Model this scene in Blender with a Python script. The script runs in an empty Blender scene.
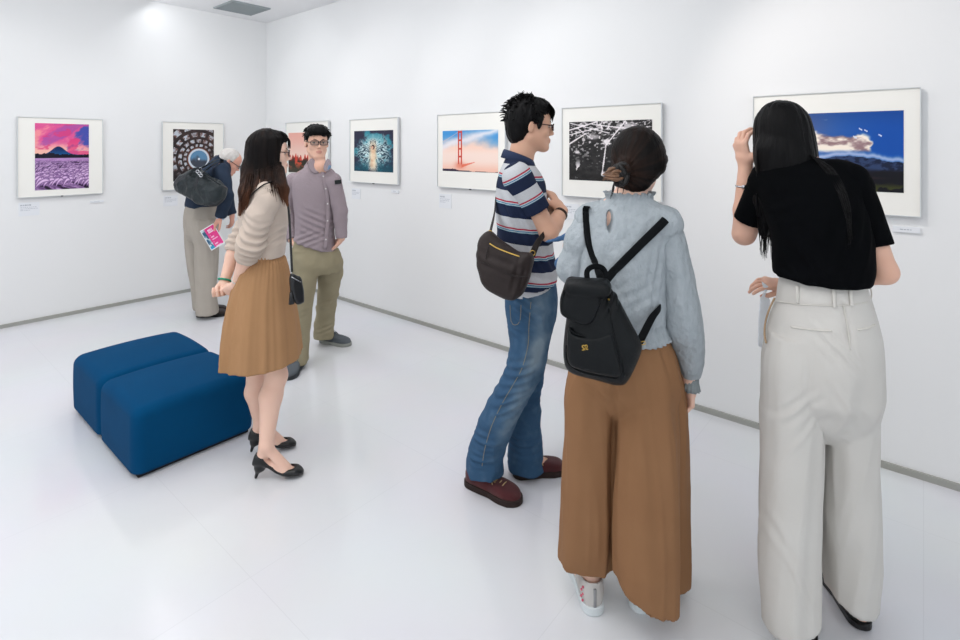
import bpy, math, random
import numpy as np
from mathutils import Vector, Matrix
random.seed(7); np.random.seed(7)
sc = bpy.context.scene
COL = sc.collection
F = 529.0; HZ = 147.5; CAMH = 1.5
def W(px, py, Z):
    """photograph pixel + distance from the camera plane -> place in the room"""
    return np.array([(px-480.0)/F*Z, Z, CAMH-(py-HZ)/F*Z])
def FL(px, py):
    return W(px, py, F*CAMH/(py-HZ))
def lin(c):
    c = np.asarray(c, float)/255.0
    return np.where(c <= 0.04045, c/12.92, ((c+0.055)/1.055)**2.4)
def nrm(v):
    v = np.asarray(v, float); return v/(np.linalg.norm(v)+1e-12)
# ---------------------------------------------------------------- materials
def mat(name, col, rough=0.6, bump=0.0, bscale=60.0, col2=None, cscale=8.0, cstr=0.5, spec=0.3, metal=0.0, weave=0.0, wscale=500.0, sheen=0.0, sss=0.0, coat=0.0, stretch=None, attr=None, trans=0.0):
    m = bpy.data.materials.new(name); m.use_nodes = True
    nt = m.node_tree; N = nt.nodes; L = nt.links
    b = N['Principled BSDF']
    b.inputs['Roughness'].default_value = rough
    b.inputs['Specular IOR Level'].default_value = spec
    b.inputs['Metallic'].default_value = metal
    if sheen: b.inputs['Sheen Weight'].default_value = sheen
    if coat: b.inputs['Coat Weight'].default_value = coat; b.inputs['Coat Roughness'].default_value = 0.15
    if sss:
        b.inputs['Subsurface Weight'].default_value = sss; b.inputs['Subsurface Radius'].default_value = (0.02, 0.008, 0.004); b.inputs['Subsurface Scale'].default_value = 0.4
    if trans: b.inputs['Transmission Weight'].default_value = trans
    c1 = tuple(lin(col))+(1,)
    tc = N.new('ShaderNodeTexCoord'); src = tc.outputs['Object']
    if stretch:
        mp = N.new('ShaderNodeMapping'); mp.inputs['Scale'].default_value = stretch
        L.new(src, mp.inputs['Vector']); src = mp.outputs['Vector']
    if attr:
        at = N.new('ShaderNodeAttribute'); at.attribute_name = attr; at.attribute_type = 'GEOMETRY'
        L.new(at.outputs['Color'], b.inputs['Base Color'])
    elif col2 is not None:
        nz = N.new('ShaderNodeTexNoise'); nz.inputs['Scale'].default_value = cscale; nz.inputs['Detail'].default_value = 5
        L.new(src, nz.inputs['Vector'])
        rp = N.new('ShaderNodeValToRGB'); rp.color_ramp.elements[0].position = 0.5-0.5*(1-cstr)-0.001; rp.color_ramp.elements[1].position = 0.5+0.5*(1-cstr)+0.001
        rp.color_ramp.elements[0].color = c1; rp.color_ramp.elements[1].color = tuple(lin(col2))+(1,)
        L.new(nz.outputs['Fac'], rp.inputs['Fac']); L.new(rp.outputs['Color'], b.inputs['Base Color'])
    else:
        b.inputs['Base Color'].default_value = c1
    hs = []
    if bump:
        nb = N.new('ShaderNodeTexNoise'); nb.inputs['Scale'].default_value = bscale; nb.inputs['Detail'].default_value = 4
        L.new(src, nb.inputs['Vector']); hs.append((nb.outputs['Fac'], bump))
    if weave:
        nb = N.new('ShaderNodeTexNoise'); nb.inputs['Scale'].default_value = wscale; nb.inputs['Detail'].default_value = 1
        L.new(tc.outputs['Object'], nb.inputs['Vector']); hs.append((nb.outputs['Fac'], weave))
    prev = None
    for s, st in hs:
        bp = N.new('ShaderNodeBump'); bp.inputs['Strength'].default_value = min(1.0, st); bp.inputs['Distance'].default_value = 0.01 if st == bump else 0.002
        L.new(s, bp.inputs['Height'])
        if prev: L.new(prev, bp.inputs['Normal'])
        prev = bp.outputs['Normal']
    if prev: L.new(prev, b.inputs['Normal'])
    return m
# ---------------------------------------------------------------- objects
def tag(o, label=None, cat=None, group=None, kind=None):
    if label: o['label'] = label
    if cat: o['category'] = cat
    if group: o['group'] = group
    if kind: o['kind'] = kind
    return o
def empty(name, loc, label, cat, group=None):
    o = bpy.data.objects.new(name, None); COL.objects.link(o)
    o.empty_display_size = 0.1
    o.location = tuple(float(v) for v in loc)
    return tag(o, label, cat, group)
def meshobj(name, verts, faces, m, parent=None, smooth=True, base=None, label=None, cols=None, attrname='col', mats=None, matidx=None):
    """world-space verts; origin goes to the parent's base (or to base)"""
    verts = np.asarray(verts, float)
    org = np.array(parent_world(parent)) if parent is not None else (np.array(base, float) if base is not None else np.zeros(3))
    me = bpy.data.meshes.new(name)
    v = verts-org
    me.from_pydata(v.tolist(), [], faces if isinstance(faces, list) else faces.tolist())
    me.validate()
    if mats:
        for q in mats: me.materials.append(q)
        if matidx is not None and len(matidx) == len(me.polygons): me.polygons.foreach_set('material_index', np.asarray(matidx, dtype=np.int32))
    elif m: me.materials.append(m)
    if smooth: me.polygons.foreach_set('use_smooth', [True]*len(me.polygons))
    if cols is not None:
        a = me.attributes.new(attrname, 'FLOAT_COLOR', 'POINT')
        c = np.ones((len(verts), 4), np.float32); c[:, :3] = cols; a.data.foreach_set('color', c.ravel())
    me.update()
    o = bpy.data.objects.new(name, me); COL.objects.link(o)
    if parent is not None: o.parent = parent
    elif base is not None: o.location = tuple(float(x) for x in base)
    if label: o['label'] = label
    return o
def parent_world(p):
    l = np.array(p.location, float)
    while p.parent is not None:
        p = p.parent; l = l+np.array(p.location, float)
    return l
def join(*parts):
    vs, fs, n = [], [], 0
    for v, f in parts:
        v = np.asarray(v, float).reshape(-1, 3)
        vs.append(v); fs += [[int(i)+n for i in q] for q in (f.tolist() if hasattr(f, 'tolist') else f)]; n += len(v)
    return np.vstack(vs), fs
def box(c, s, ax=None):
    """centre, full sizes, axes (3 rows)"""
    ax = np.eye(3) if ax is None else np.asarray(ax)
    v = [np.asarray(c, float)+sum(d*0.5*si*a for d, si, a in zip(k, s, ax)) for k in [(-1,-1,-1),(1,-1,-1),(1,1,-1),(-1,1,-1),(-1,-1,1),(1,-1,1),(1,1,1),(-1,1,1)]]
    f = [[0,3,2,1],[4,5,6,7],[0,1,5,4],[1,2,6,5],[2,3,7,6],[3,0,4,7]]
    return np.array(v), f
def catmull(P, n=8, closed=False):
    P = np.asarray(P, float); out = []
    m = len(P)
    for i in range(m-1 if not closed else m):
        p0 = P[(i-1) % m] if (closed or i > 0) else 2*P[0]-P[1]
        p1 = P[i]; p2 = P[(i+1) % m]
        p3 = P[(i+2) % m] if (closed or i+2 < m) else 2*P[-1]-P[-2]
        for k in range(n):
            t = k/n
            out.append(0.5*((2*p1)+(-p0+p2)*t+(2*p0-5*p1+4*p2-p3)*t*t+(-p0+3*p1-3*p2+p3)*t**3))
    if not closed: out.append(P[-1])
    return np.array(out)
def tube(P, r, n=8, ry=None, side=None, closed=False, cap=True):
    """swept elliptical tube; r may be list; side = direction of the r axis (ry is the other)"""
    P = np.asarray(P, float); m = len(P)
    r = np.full(m, r) if np.isscalar(r) else np.interp(np.linspace(0, 1, m), np.linspace(0, 1, len(r)), r)
    ry = r if ry is None else (np.full(m, ry) if np.isscalar(ry) else np.interp(np.linspace(0, 1, m), np.linspace(0, 1, len(ry)), ry))
    T = np.gradient(P, axis=0) if not closed else np.roll(P, -1, 0)-np.roll(P, 1, 0)
    T /= (np.linalg.norm(T, axis=1)[:, None]+1e-12)
    if side is None:
        s = np.cross(T[0], [0, 0, 1.0]);
        if np.linalg.norm(s) < 0.1: s = np.cross(T[0], [1.0, 0, 0])
        S = []
        s = nrm(s)
        for t in T:
            s = nrm(s-t*np.dot(s, t)); S.append(s)
        S = np.array(S)
    else:
        side = np.asarray(side, float)
        if side.ndim == 1: side = np.tile(side, (m, 1))
        S = side-T*np.sum(side*T, 1)[:, None]; S /= (np.linalg.norm(S, axis=1)[:, None]+1e-12)
    B = np.cross(T, S)
    a = np.linspace(0, 2*np.pi, n, endpoint=False)
    V = P[:, None, :]+S[:, None, :]*(r[:, None]*np.cos(a))[:, :, None]+B[:, None, :]*(ry[:, None]*np.sin(a))[:, :, None]
    V = V.reshape(-1, 3); f = []
    for i in range(m if closed else m-1):
        j = (i+1) % m
        for k in range(n):
            l = (k+1) % n
            f.append([i*n+k, i*n+l, j*n+l, j*n+k])
    if cap and not closed:
        f.append(list(range(n-1, -1, -1))); f.append([(m-1)*n+k for k in range(n)])
    return V, f
def strap(P, w, t, side, n=1):
    """flat band along P, width w along side, thickness t, rounded section"""
    a = tube(P, w/2, n=10, ry=t/2, side=side)
    return a
def uvsphere(c, r, nu=16, nv=10, ax=None):
    r = np.array([r]*3 if np.isscalar(r) else r, float); ax = np.eye(3) if ax is None else np.asarray(ax)
    v = [[0, 0, 1]]; f = []
    for i in range(1, nv):
        th = math.pi*i/nv
        for j in range(nu):
            ph = 2*math.pi*j/nu; v.append([math.sin(th)*math.cos(ph), math.sin(th)*math.sin(ph), math.cos(th)])
    v.append([0, 0, -1])
    for j in range(nu): f.append([0, 1+j, 1+(j+1) % nu])
    for i in range(nv-2):
        for j in range(nu):
            a = 1+i*nu; f.append([a+j, a+nu+j, a+nu+(j+1) % nu, a+(j+1) % nu])
    a = 1+(nv-2)*nu
    for j in range(nu): f.append([a+j, len(v)-1, a+(j+1) % nu])
    return (np.array(v)*r)@ax+np.asarray(c), f
# ---------------------------------------------------------------- numpy value noise
_perm = np.random.RandomState(3).rand(64, 64, 64).astype(np.float32)
def noise3(P, scale=1.0, seed=0):
    P = np.asarray(P, float)*scale+seed*7.31
    i = np.floor(P).astype(int); f = P-i; f = f*f*(3-2*f)
    out = 0
    for dx in (0, 1):
        for dy in (0, 1):
            for dz in (0, 1):
                w = (f[..., 0] if dx else 1-f[..., 0])*(f[..., 1] if dy else 1-f[..., 1])*(f[..., 2] if dz else 1-f[..., 2])
                out = out+w*_perm[(i[..., 0]+dx) % 64, (i[..., 1]+dy) % 64, (i[..., 2]+dz) % 64]
    return out*2-1
def fbm(P, scale=1.0, oct=4, seed=0):
    o = 0; a = 0.5
    for k in range(oct):
        o = o+a*noise3(P, scale*2**k, seed+k); a *= 0.5
    return o
# ---------------------------------------------------------------- distance-field sculpting
def smin(a, b, k):
    if k <= 0: return np.minimum(a, b)
    h = np.maximum(k-np.abs(a-b), 0)/k
    return np.minimum(a, b)-h*h*k*0.25
def bb(*pts, r=0.0):
    p = np.array(pts, float).reshape(-1, 3); return p.min(0)-r, p.max(0)+r
def cone(a, b, ra, rb):
    a = np.asarray(a, float); b = np.asarray(b, float); ab = b-a; L2 = max(ab@ab, 1e-9)
    def f(P):
        q = P-a; t = np.clip((q@ab)/L2, 0, 1)
        return np.linalg.norm(q-t[..., None]*ab, axis=-1)-(ra+(rb-ra)*t)
    return f, bb(a, b, r=max(ra, rb))
def econe(a, b, ra, rb, side, flat):
    """cone whose section is squashed by factor flat in the direction normal to side; ra, rb along side"""
    a = np.asarray(a, float); b = np.asarray(b, float); ab = b-a; L = np.linalg.norm(ab); w = ab/L
    s = nrm(np.asarray(side, float)-w*np.dot(side, w)); n = np.cross(w, s)
    def f(P):
        q = P-a; t = np.clip((q@w)/L, 0, 1); q = q-t[..., None]*ab
        r = ra+(rb-ra)*t
        x = q@s; y = (q@n)/flat; z = (q@w)/flat
        k0 = np.sqrt(x*x+y*y+z*z)
        k1 = np.sqrt(x*x+(y/flat)**2+(z/flat)**2)+1e-9
        return (k0-r)*k0/k1
    return f, bb(a, b, r=max(ra, rb))
def ell(c, r, R=None):
    c = np.asarray(c, float); r = np.array([r]*3 if np.isscalar(r) else r, float); R = np.eye(3) if R is None else np.asarray(R)  # rows = axes
    def f(P):
        q = (P-c)@R.T
        k0 = np.linalg.norm(q/r, axis=-1); k1 = np.linalg.norm(q/(r*r), axis=-1)+1e-9
        return k0*(k0-1)/k1
    return f, bb(c, r=r.max())
def rbox(c, h, rad, R=None):
    c = np.asarray(c, float); h = np.array(h, float)-rad; R = np.eye(3) if R is None else np.asarray(R)
    def f(P):
        q = np.abs((P-c)@R.T)-h
        return np.linalg.norm(np.maximum(q, 0), axis=-1)+np.minimum(q.max(-1), 0)-rad
    return f, bb(c, r=np.linalg.norm(h)+rad)
def _pchip(x, y, xq):
    x = np.asarray(x, float); y = np.asarray(y, float); h = np.diff(x); d = np.diff(y)/h
    m = np.zeros_like(y); m[0] = d[0]; m[-1] = d[-1]
    for i in range(1, len(x)-1):
        if d[i-1]*d[i] > 0:
            w1 = 2*h[i]+h[i-1]; w2 = h[i]+2*h[i-1]; m[i] = (w1+w2)/(w1/d[i-1]+w2/d[i])
    xq = np.clip(xq, x[0], x[-1]); k = np.clip(np.searchsorted(x, xq)-1, 0, len(x)-2)
    t = (xq-x[k])/h[k]
    return (2*t**3-3*t**2+1)*y[k]+(t**3-2*t**2+t)*h[k]*m[k]+(-2*t**3+3*t**2)*y[k+1]+(t**3-t**2)*h[k]*m[k+1]
def stack(secs, side=(1, 0, 0), axis=(0, 0, 1), round_=0.0, p=2.0, open_=False):
    """secs: (centre3, a, b) ; a along side, b along axis x side ; smooth loft along axis"""
    w = nrm(axis); s = nrm(np.asarray(side, float)-w*np.dot(side, w)); n = np.cross(w, s)
    secs = [(np.asarray(c, float), a, b) for c, a, b in secs]
    T = np.array([c@w for c, a, b in secs]); o = np.argsort(T); T = T[o]
    CX = np.array([c@s for c, a, b in secs])[o]; CY = np.array([c@n for c, a, b in secs])[o]
    A = np.array([a for c, a, b in secs])[o]; B = np.array([b for c, a, b in secs])[o]
    tt = np.linspace(T[0], T[-1], 240)
    tab = [_pchip(T, q, tt) for q in (CX, CY, A, B)]
    def f(P):
        t = P@w
        cx, cy, a, b = [np.interp(t, tt, q) for q in tab]
        x = (P@s-cx); y = (P@n-cy)
        if p == 2.0:
            k0 = np.sqrt((x/a)**2+(y/b)**2)+1e-9
            k1 = np.sqrt((x/a**2)**2+(y/b**2)**2)+1e-9
            d = k0*(k0-1)/k1
        else:
            k0 = (np.abs(x/a)**p+np.abs(y/b)**p)**(1/p)+1e-9
            d = (k0-1)*np.sqrt(x*x+y*y)/k0
        e = np.maximum(T[0]-t, t-T[-1])
        if round_ > 0:
            e = e+round_; d2 = d+round_
            return np.sqrt(np.maximum(d2, 0)**2+np.maximum(e, 0)**2)+np.minimum(np.maximum(d2, e), 0)-round_
        return np.maximum(d, e)
    m = max(A.max(), B.max())
    lo, hi = bb(*[c for c, a, b in secs], r=m)
    return f, (lo, hi)
class Field:
    def __init__(s, res=0.004): s.res = res; s.ops = []
    def add(s, prim, k=0.0): s.ops.append(('a', prim, k)); return s
    def sub(s, prim, k=0.0): s.ops.append(('s', prim, k)); return s
    def cut(s, pt, n, k=0.0, box_=None): s.ops.append(('c', (np.asarray(pt, float), nrm(n)), k, box_)); return s   # removes side where (p-pt).n > 0
    def mesh(s, pad=0.012, disp=None, smooth=0):
        res = s.res
        los = np.array([o[1][1][0] for o in s.ops if o[0] == 'a']); his = np.array([o[1][1][1] for o in s.ops if o[0] == 'a'])
        lo = los.min(0)-pad; hi = his.max(0)+pad
        n = np.ceil((hi-lo)/res).astype(int)+1
        ax = [np.asarray(lo[i]+res*np.arange(n[i]), np.float32) for i in range(3)]
        BIG = 0.06
        G = np.full(n, BIG, np.float32)
        for op in s.ops:
            if op[0] == 'c':
                (pt, nn), k, bx = op[1], op[2], op[3]
                sl = [slice(0, n[i]) for i in range(3)]
                if bx is not None:
                    sl = [slice(max(0, int((bx[0][i]-lo[i])/res)), max(0, min(n[i], int((bx[1][i]-lo[i])/res)+1))) for i in range(3)]
                X, Y, Z = np.meshgrid(*[ax[i][sl[i]] for i in range(3)], indexing='ij', sparse=True)
                d = (X-pt[0])*nn[0]+(Y-pt[1])*nn[1]+(Z-pt[2])*nn[2]
                sub = G[tuple(sl)]
                G[tuple(sl)] = -smin(-sub, -d.astype(np.float32), k) if k > 0 else np.maximum(sub, d)
                continue
            prim, k = op[1], op[2]
            mg = 0.03+k
            sl = []
            for i in range(3):
                a = max(0, int((prim[1][0][i]-mg-lo[i])/res)); b = min(n[i], int((prim[1][1][i]+mg-lo[i])/res)+2); sl.append(slice(a, max(a, b)))
            X, Y, Z = np.meshgrid(*[ax[i][sl[i]] for i in range(3)], indexing='ij')
            if X.size == 0: continue
            d = prim[0](np.stack([X, Y, Z], -1)).astype(np.float32)
            sub = G[tuple(sl)]
            if op[0] == 'a': G[tuple(sl)] = smin(sub, d, k)
            else: G[tuple(sl)] = -smin(-sub, d, k)
        v, f = surfnets(G, lo, res)
        for _ in range(smooth): v = lapl(v, f, 0.5)
        if disp is not None:
            nn = vnormals(v, f); v = v+nn*np.asarray(disp(v, nn))[:, None]
        return v, f
def vnormals(v, f):
    a = v[f[:, 2]]-v[f[:, 0]]; b = v[f[:, 3]]-v[f[:, 1]]; fn = np.cross(a, b)
    n = np.zeros_like(v)
    for k in range(4):
        for c in range(3): n[:, c] += np.bincount(f[:, k], fn[:, c], len(v))
    return n/(np.linalg.norm(n, axis=1)[:, None]+1e-12)
def lapl(v, f, lam):
    s = np.zeros_like(v); cnt = np.zeros(len(v))
    for k in range(4):
        a, b = f[:, k], f[:, (k+1) % 4]
        for c in range(3):
            s[:, c] += np.bincount(a, v[b, c], len(v))+np.bincount(b, v[a, c], len(v))
        cnt += np.bincount(a, minlength=len(v))+np.bincount(b, minlength=len(v))
    return v+lam*(s/np.maximum(cnt, 1)[:, None]-v)
def surfnets(G, lo, res):
    G = G.copy(); G[[0, -1]] = np.abs(G[[0, -1]])+1e-3; G[:, [0, -1]] = np.abs(G[:, [0, -1]])+1e-3; G[:, :, [0, -1]] = np.abs(G[:, :, [0, -1]])+1e-3
    ins = G < 0
    n = np.array(G.shape)-1
    c8 = sum(ins[i:n[0]+i, j:n[1]+j, k:n[2]+k].astype(np.int8) for i in (0, 1) for j in (0, 1) for k in (0, 1))
    act = (c8 > 0) & (c8 < 8)
    idx = np.argwhere(act)
    vid = np.full(n, -1, np.int64); vid[act] = np.arange(len(idx))
    acc = np.zeros((len(idx), 3)); cnt = np.zeros(len(idx))
    cs = [(i, j, k) for i in (0, 1) for j in (0, 1) for k in (0, 1)]
    val = {c: G[idx[:, 0]+c[0], idx[:, 1]+c[1], idx[:, 2]+c[2]] for c in cs}
    for c in cs:
        for d in range(3):
            if c[d] == 0:
                e = list(c); e[d] = 1; e = tuple(e)
                a, b = val[c], val[e]; m = (a < 0) != (b < 0)
                t = np.where(m, a/np.where(m, a-b, 1), 0)
                p = np.tile(np.array(c, float), (len(idx), 1)); p[:, d] = t
                acc += p*m[:, None]; cnt += m
    v = lo+res*(idx+acc/cnt[:, None])
    faces = []
    for d in range(3):
        u, w = (d+1) % 3, (d+2) % 3
        s0 = [slice(None)]*3; s1 = [slice(None)]*3; s0[d] = slice(0, -1); s1[d] = slice(1, None)
        A = ins[tuple(s0)]; B = ins[tuple(s1)]
        e = np.argwhere(A != B)
        e = e[(e[:, u] > 0) & (e[:, w] > 0) & (e[:, u] < n[u]) & (e[:, w] < n[w])]
        fl = A[e[:, 0], e[:, 1], e[:, 2]]
        q = []
        for du, dw in ((-1, -1), (0, -1), (0, 0), (-1, 0)):
            x = e.copy(); x[:, u] += du; x[:, w] += dw
            q.append(vid[x[:, 0], x[:, 1], x[:, 2]])
        q = np.stack(q, 1); q[~fl] = q[~fl][:, ::-1]
        faces.append(q)
    f = np.vstack(faces)
    return v, f
def smoothstep(a, b, x):
    t = np.clip((x-a)/(b-a), 0, 1); return t*t*(3-2*t)
def fold(P, c, along, across, length, width, amp, n=1, curve=0.0):
    """a few parallel ridges across, centred at c"""
    q = P-np.asarray(c); al = nrm(along); ac = nrm(np.asarray(across, float)-al*np.dot(across, al))
    x = q@al; y = q@ac+curve*(q@al)**2; z = q@np.cross(al, ac)
    w = np.exp(-(x/length)**2-(z/0.12)**2)*np.exp(-(y/(width*n))**2)
    return amp*w*np.cos(y/width*math.pi)
# ---------------------------------------------------------------- camera
cam = bpy.data.cameras.new('camera'); co = bpy.data.objects.new('camera', cam); COL.objects.link(co)
co.location = (0, 0, CAMH); co.rotation_euler = (math.pi/2, 0, 0)
cam.sensor_width = 36; cam.lens = F/960*36; cam.shift_y = -(320-HZ)/960; cam.clip_start = 0.05
sc.camera = co
# ---------------------------------------------------------------- room frame
ZC = F*CAMH/(276.4-HZ); CR = np.array([(266.4-480)/F*ZC, ZC, 0.0])
U = nrm([0.7663, -0.6425, 0])       # along the right wall, away from the corner
V = nrm([-0.6425, -0.7663, 0])      # along the left wall, away from the corner
UP = np.array([0, 0, 1.0]); HC = 2.95
def sR(px):
    k = (px-480)/F; return (-CR[0]+CR[1]*k)/(U[0]-U[1]*k)
def sL(px):
    k = (px-480)/F; return (-CR[0]+CR[1]*k)/(V[0]-V[1]*k)
def wallpt(side, px, py, off=0.0):
    d = U if side == 'R' else V; C_ = CR+(V if side == 'R' else U)*off; k = (px-480)/F; s = (-C_[0]+C_[1]*k)/(d[0]-d[1]*k)
    Z = (C_+d*s)[1]; return s, CAMH-(py-HZ)/F*Z
m_wall = mat('wall_paint', (236, 236, 236), 0.65, bump=0.03, bscale=180, spec=0.2)
m_ceil = mat('ceiling_paint', (242, 242, 243), 0.8, bump=0.02, bscale=120, spec=0.15)
# floor: glossy pale grey sheet floor with faint joints
m_floor = bpy.data.materials.new('floor_gloss'); m_floor.use_nodes = True
nt = m_floor.node_tree; N = nt.nodes; L = nt.links; b = N['Principled BSDF']
tc = N.new('ShaderNodeTexCoord'); mp = N.new('ShaderNodeMapping'); mp.inputs['Rotation'].default_value = (0, 0, math.atan2(U[1], U[0])); mp.vector_type = 'TEXTURE'
L.new(tc.outputs['Object'], mp.inputs['Vector'])
bk = N.new('ShaderNodeTexBrick'); bk.offset = 0; bk.inputs['Scale'].default_value = 1; bk.inputs['Brick Width'].default_value = 0.9; bk.inputs['Row Height'].default_value = 0.9
bk.inputs['Mortar Size'].default_value = 0.0022; bk.inputs['Mortar Smooth'].default_value = 1; bk.inputs['Color1'].default_value = tuple(lin((229, 230, 234)))+(1,); bk.inputs['Color2'].default_value = tuple(lin((228, 229, 233)))+(1,); bk.inputs['Mortar'].default_value = tuple(lin((220, 221, 225)))+(1,)
L.new(mp.outputs['Vector'], bk.inputs['Vector'])
nz = N.new('ShaderNodeTexNoise'); nz.inputs['Scale'].default_value = 1.6; nz.inputs['Detail'].default_value = 6; L.new(tc.outputs['Object'], nz.inputs['Vector'])
mx = N.new('ShaderNodeMix'); mx.data_type = 'RGBA'; mx.blend_type = 'MULTIPLY'; mx.inputs[0].default_value = 0.10
L.new(bk.outputs['Color'], mx.inputs[6]); L.new(nz.outputs['Color'], mx.inputs[7]); L.new(mx.outputs[2], b.inputs['Base Color'])
b.inputs['Roughness'].default_value = 0.16; b.inputs['Specular IOR Level'].default_value = 0.5
rr = N.new('ShaderNodeMapRange'); rr.inputs['To Min'].default_value = 0.09; rr.inputs['To Max'].default_value = 0.18; L.new(nz.outputs['Fac'], rr.inputs['Value']); L.new(rr.outputs[0], b.inputs['Roughness'])
nb = N.new('ShaderNodeTexNoise'); nb.inputs['Scale'].default_value = 9; nb.inputs['Detail'].default_value = 3; L.new(tc.outputs['Object'], nb.inputs['Vector'])
bp = N.new('ShaderNodeBump'); bp.inputs['Strength'].default_value = 0.05; bp.inputs['Distance'].default_value = 0.01; L.new(nb.outputs['Fac'], bp.inputs['Height']); L.new(bp.outputs['Normal'], b.inputs['Normal'])
AX = np.array([U, V, UP])
LU, LV = 10.5, 9.0
def slab(name, s0, s1, t0, t1, z0, z1, m, kind='structure'):
    c = CR+U*(s0+s1)/2+V*(t0+t1)/2+UP*(z0+z1)/2
    v, f = box(c, (s1-s0, t1-t0, z1-z0), AX)
    f = [list(reversed(q)) for q in f] if np.linalg.det(AX) < 0 else f
    o = meshobj(name, v, f, m, smooth=False); tag(o, kind=kind); return o
slab('floor', -0.1, LU, -0.1, LV, -0.1, 0, m_floor)
slab('ceiling', -0.1, LU, -0.1, LV, HC, HC+0.1, m_ceil)
slab('wall_left', -0.12, 0, -0.12, LV, 0, HC, m_wall)
slab('wall_right', 0, LU, -0.12, 0, 0, HC, m_wall)
m_base = mat('baseboard_aluminium', (166, 167, 162), 0.45, spec=0.4, col2=(158, 157, 150), cscale=3)
slab('baseboard_left', 0, 0.012, 0.012, LV, 0, 0.030, m_base)
slab('baseboard_right', 0, LU, 0, 0.012, 0, 0.030, m_base)
# ---------------------------------------------------------------- light
w = bpy.data.worlds.new('world'); sc.world = w; w.use_nodes = True
w.node_tree.nodes['Background'].inputs['Color'].default_value = (0.90, 0.955, 1.0, 1)
w.node_tree.nodes['Background'].inputs['Strength'].default_value = 0.92
def area(name, loc, target, size, power, col=(1, 1, 1), sy=None, spread=None):
    l = bpy.data.lights.new(name, 'AREA'); l.energy = power; l.color = col; l.size = size
    if sy: l.shape = 'RECTANGLE'; l.size_y = sy
    if spread: l.spread = spread
    o = bpy.data.objects.new(name, l); COL.objects.link(o); o.location = tuple(loc)
    d = Vector(tuple(np.asarray(target)-np.asarray(loc))); o.rotation_euler = d.to_track_quat('-Z', 'Y').to_euler(); return o
def spot(name, loc, target, power, ang, blend=0.8, rad=0.04, col=(1, 0.985, 0.96)):
    l = bpy.data.lights.new(name, 'SPOT'); l.energy = power; l.spot_size = math.radians(ang); l.spot_blend = blend; l.shadow_soft_size = rad; l.color = col
    o = bpy.data.objects.new(name, l); COL.objects.link(o); o.location = tuple(loc)
    d = Vector(tuple(np.asarray(target)-np.asarray(loc))); o.rotation_euler = d.to_track_quat('-Z', 'Y').to_euler(); return o
def RP(s, t, z): return CR+U*s+V*t+UP*z
area('added_ceiling_fill', RP(2.9, 3.6, HC-0.06), RP(2.9, 3.6, 0), 3.0, 17, (0.97, 0.985, 1.0), sy=3.0)  # overhead area fills, here and below, added to brighten floor and people
area('added_ceiling_fill', RP(6.0, 3.2, HC-0.06), RP(6.0, 3.2, 0), 1.6, 14, (1, 0.985, 0.97), sy=1.6)
area('added_ceiling_fill', RP(4.3, 2.2, HC-0.06), RP(4.3, 2.2, 0), 1.2, 11, (1, 0.985, 0.97), sy=1.2)
area('added_uplight_fill', RP(3.0, 4.2, 2.2), RP(3.0, 4.2, 3), 2.2, 24, (1, 0.99, 0.98), sy=2.2)  # invented upward fill that lifts the ceiling tone; no pendant hangs here
area('added_ceiling_fill', RP(2.0, 2.0, HC-0.06), RP(2.0, 2.0, 0), 1.4, 8, (1, 0.985, 0.97), sy=1.6)
for s, pw in ((1.1, 6), (2.2, 10), (3.5, 11), (4.4, 15), (5.75, 34)):
    spot('wall_washer_light', RP(s-0.85, 1.35, HC-0.08), RP(s, 0, 1.45), pw, 78 if s < 5 else 62, col=(1, 0.93, 0.87) if s > 5 else (1, 0.985, 0.96))
area('added_wall_fill_strip', RP(2.3, 1.25, HC-0.05), RP(2.3, 0, 1.2), 4.4, 8.5, (0.96, 0.98, 1), sy=0.15)  # this strip and the next are added to even out brightness along the walls
area('added_wall_fill_strip', RP(1.25, 3.2, HC-0.05), RP(0, 3.2, 1.2), 5.5, 7.0, (0.94, 0.975, 1), sy=0.15).rotation_euler.rotate_axis('Z', 0)
for t, pw in ((1.0, 4), (2.4, 7)):
    spot('wall_washer_light', RP(1.35, t-0.3, HC-0.08), RP(0, t, 1.45), pw, 78)
# ---------------------------------------------------------------- ceiling vent
m_vent = mat('vent_metal', (150, 158, 160), 0.5, spec=0.4); m_vdark = mat('vent_dark', (70, 76, 78), 0.7)
vc = np.mean([W(217, 6, F*(HC-CAMH)/(HZ-6)), W(267, 9, F*(HC-CAMH)/(HZ-9)), W(233, .5, F*(HC-CAMH)/(HZ-.5)), W(250, 14, F*(HC-CAMH)/(HZ-14))], 0); vc[2] = HC
ve = empty('ceiling_vent', vc, 'square grey slatted air vent set in the white ceiling near the corner', 'vent')
hx, hy = 0.20, 0.19
meshobj('vent_back', *box(vc-UP*0.003, (2*hx, 2*hy, 0.004), AX), m_vdark, ve, smooth=False)
meshobj('vent_frame', *join(*[box(vc+U*sx*hx-UP*0.008, (0.018, 2*hy+0.018, 0.014), AX) for sx in (-1, 1)], *[box(vc+V*sy*hy-UP*0.008, (2*hx, 0.018, 0.014), AX) for sy in (-1, 1)]), m_vent, ve, smooth=False)
tilt = np.array([U*math.cos(.5)+UP*math.sin(.5), V, UP*math.cos(.5)-U*math.sin(.5)])
for i in range(11):
    meshobj('slat', *box(vc+U*(-hx+0.034*(i+0.9))-UP*0.008, (0.024, 2*hy, 0.002), tilt), m_vent, ve, smooth=False)
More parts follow.
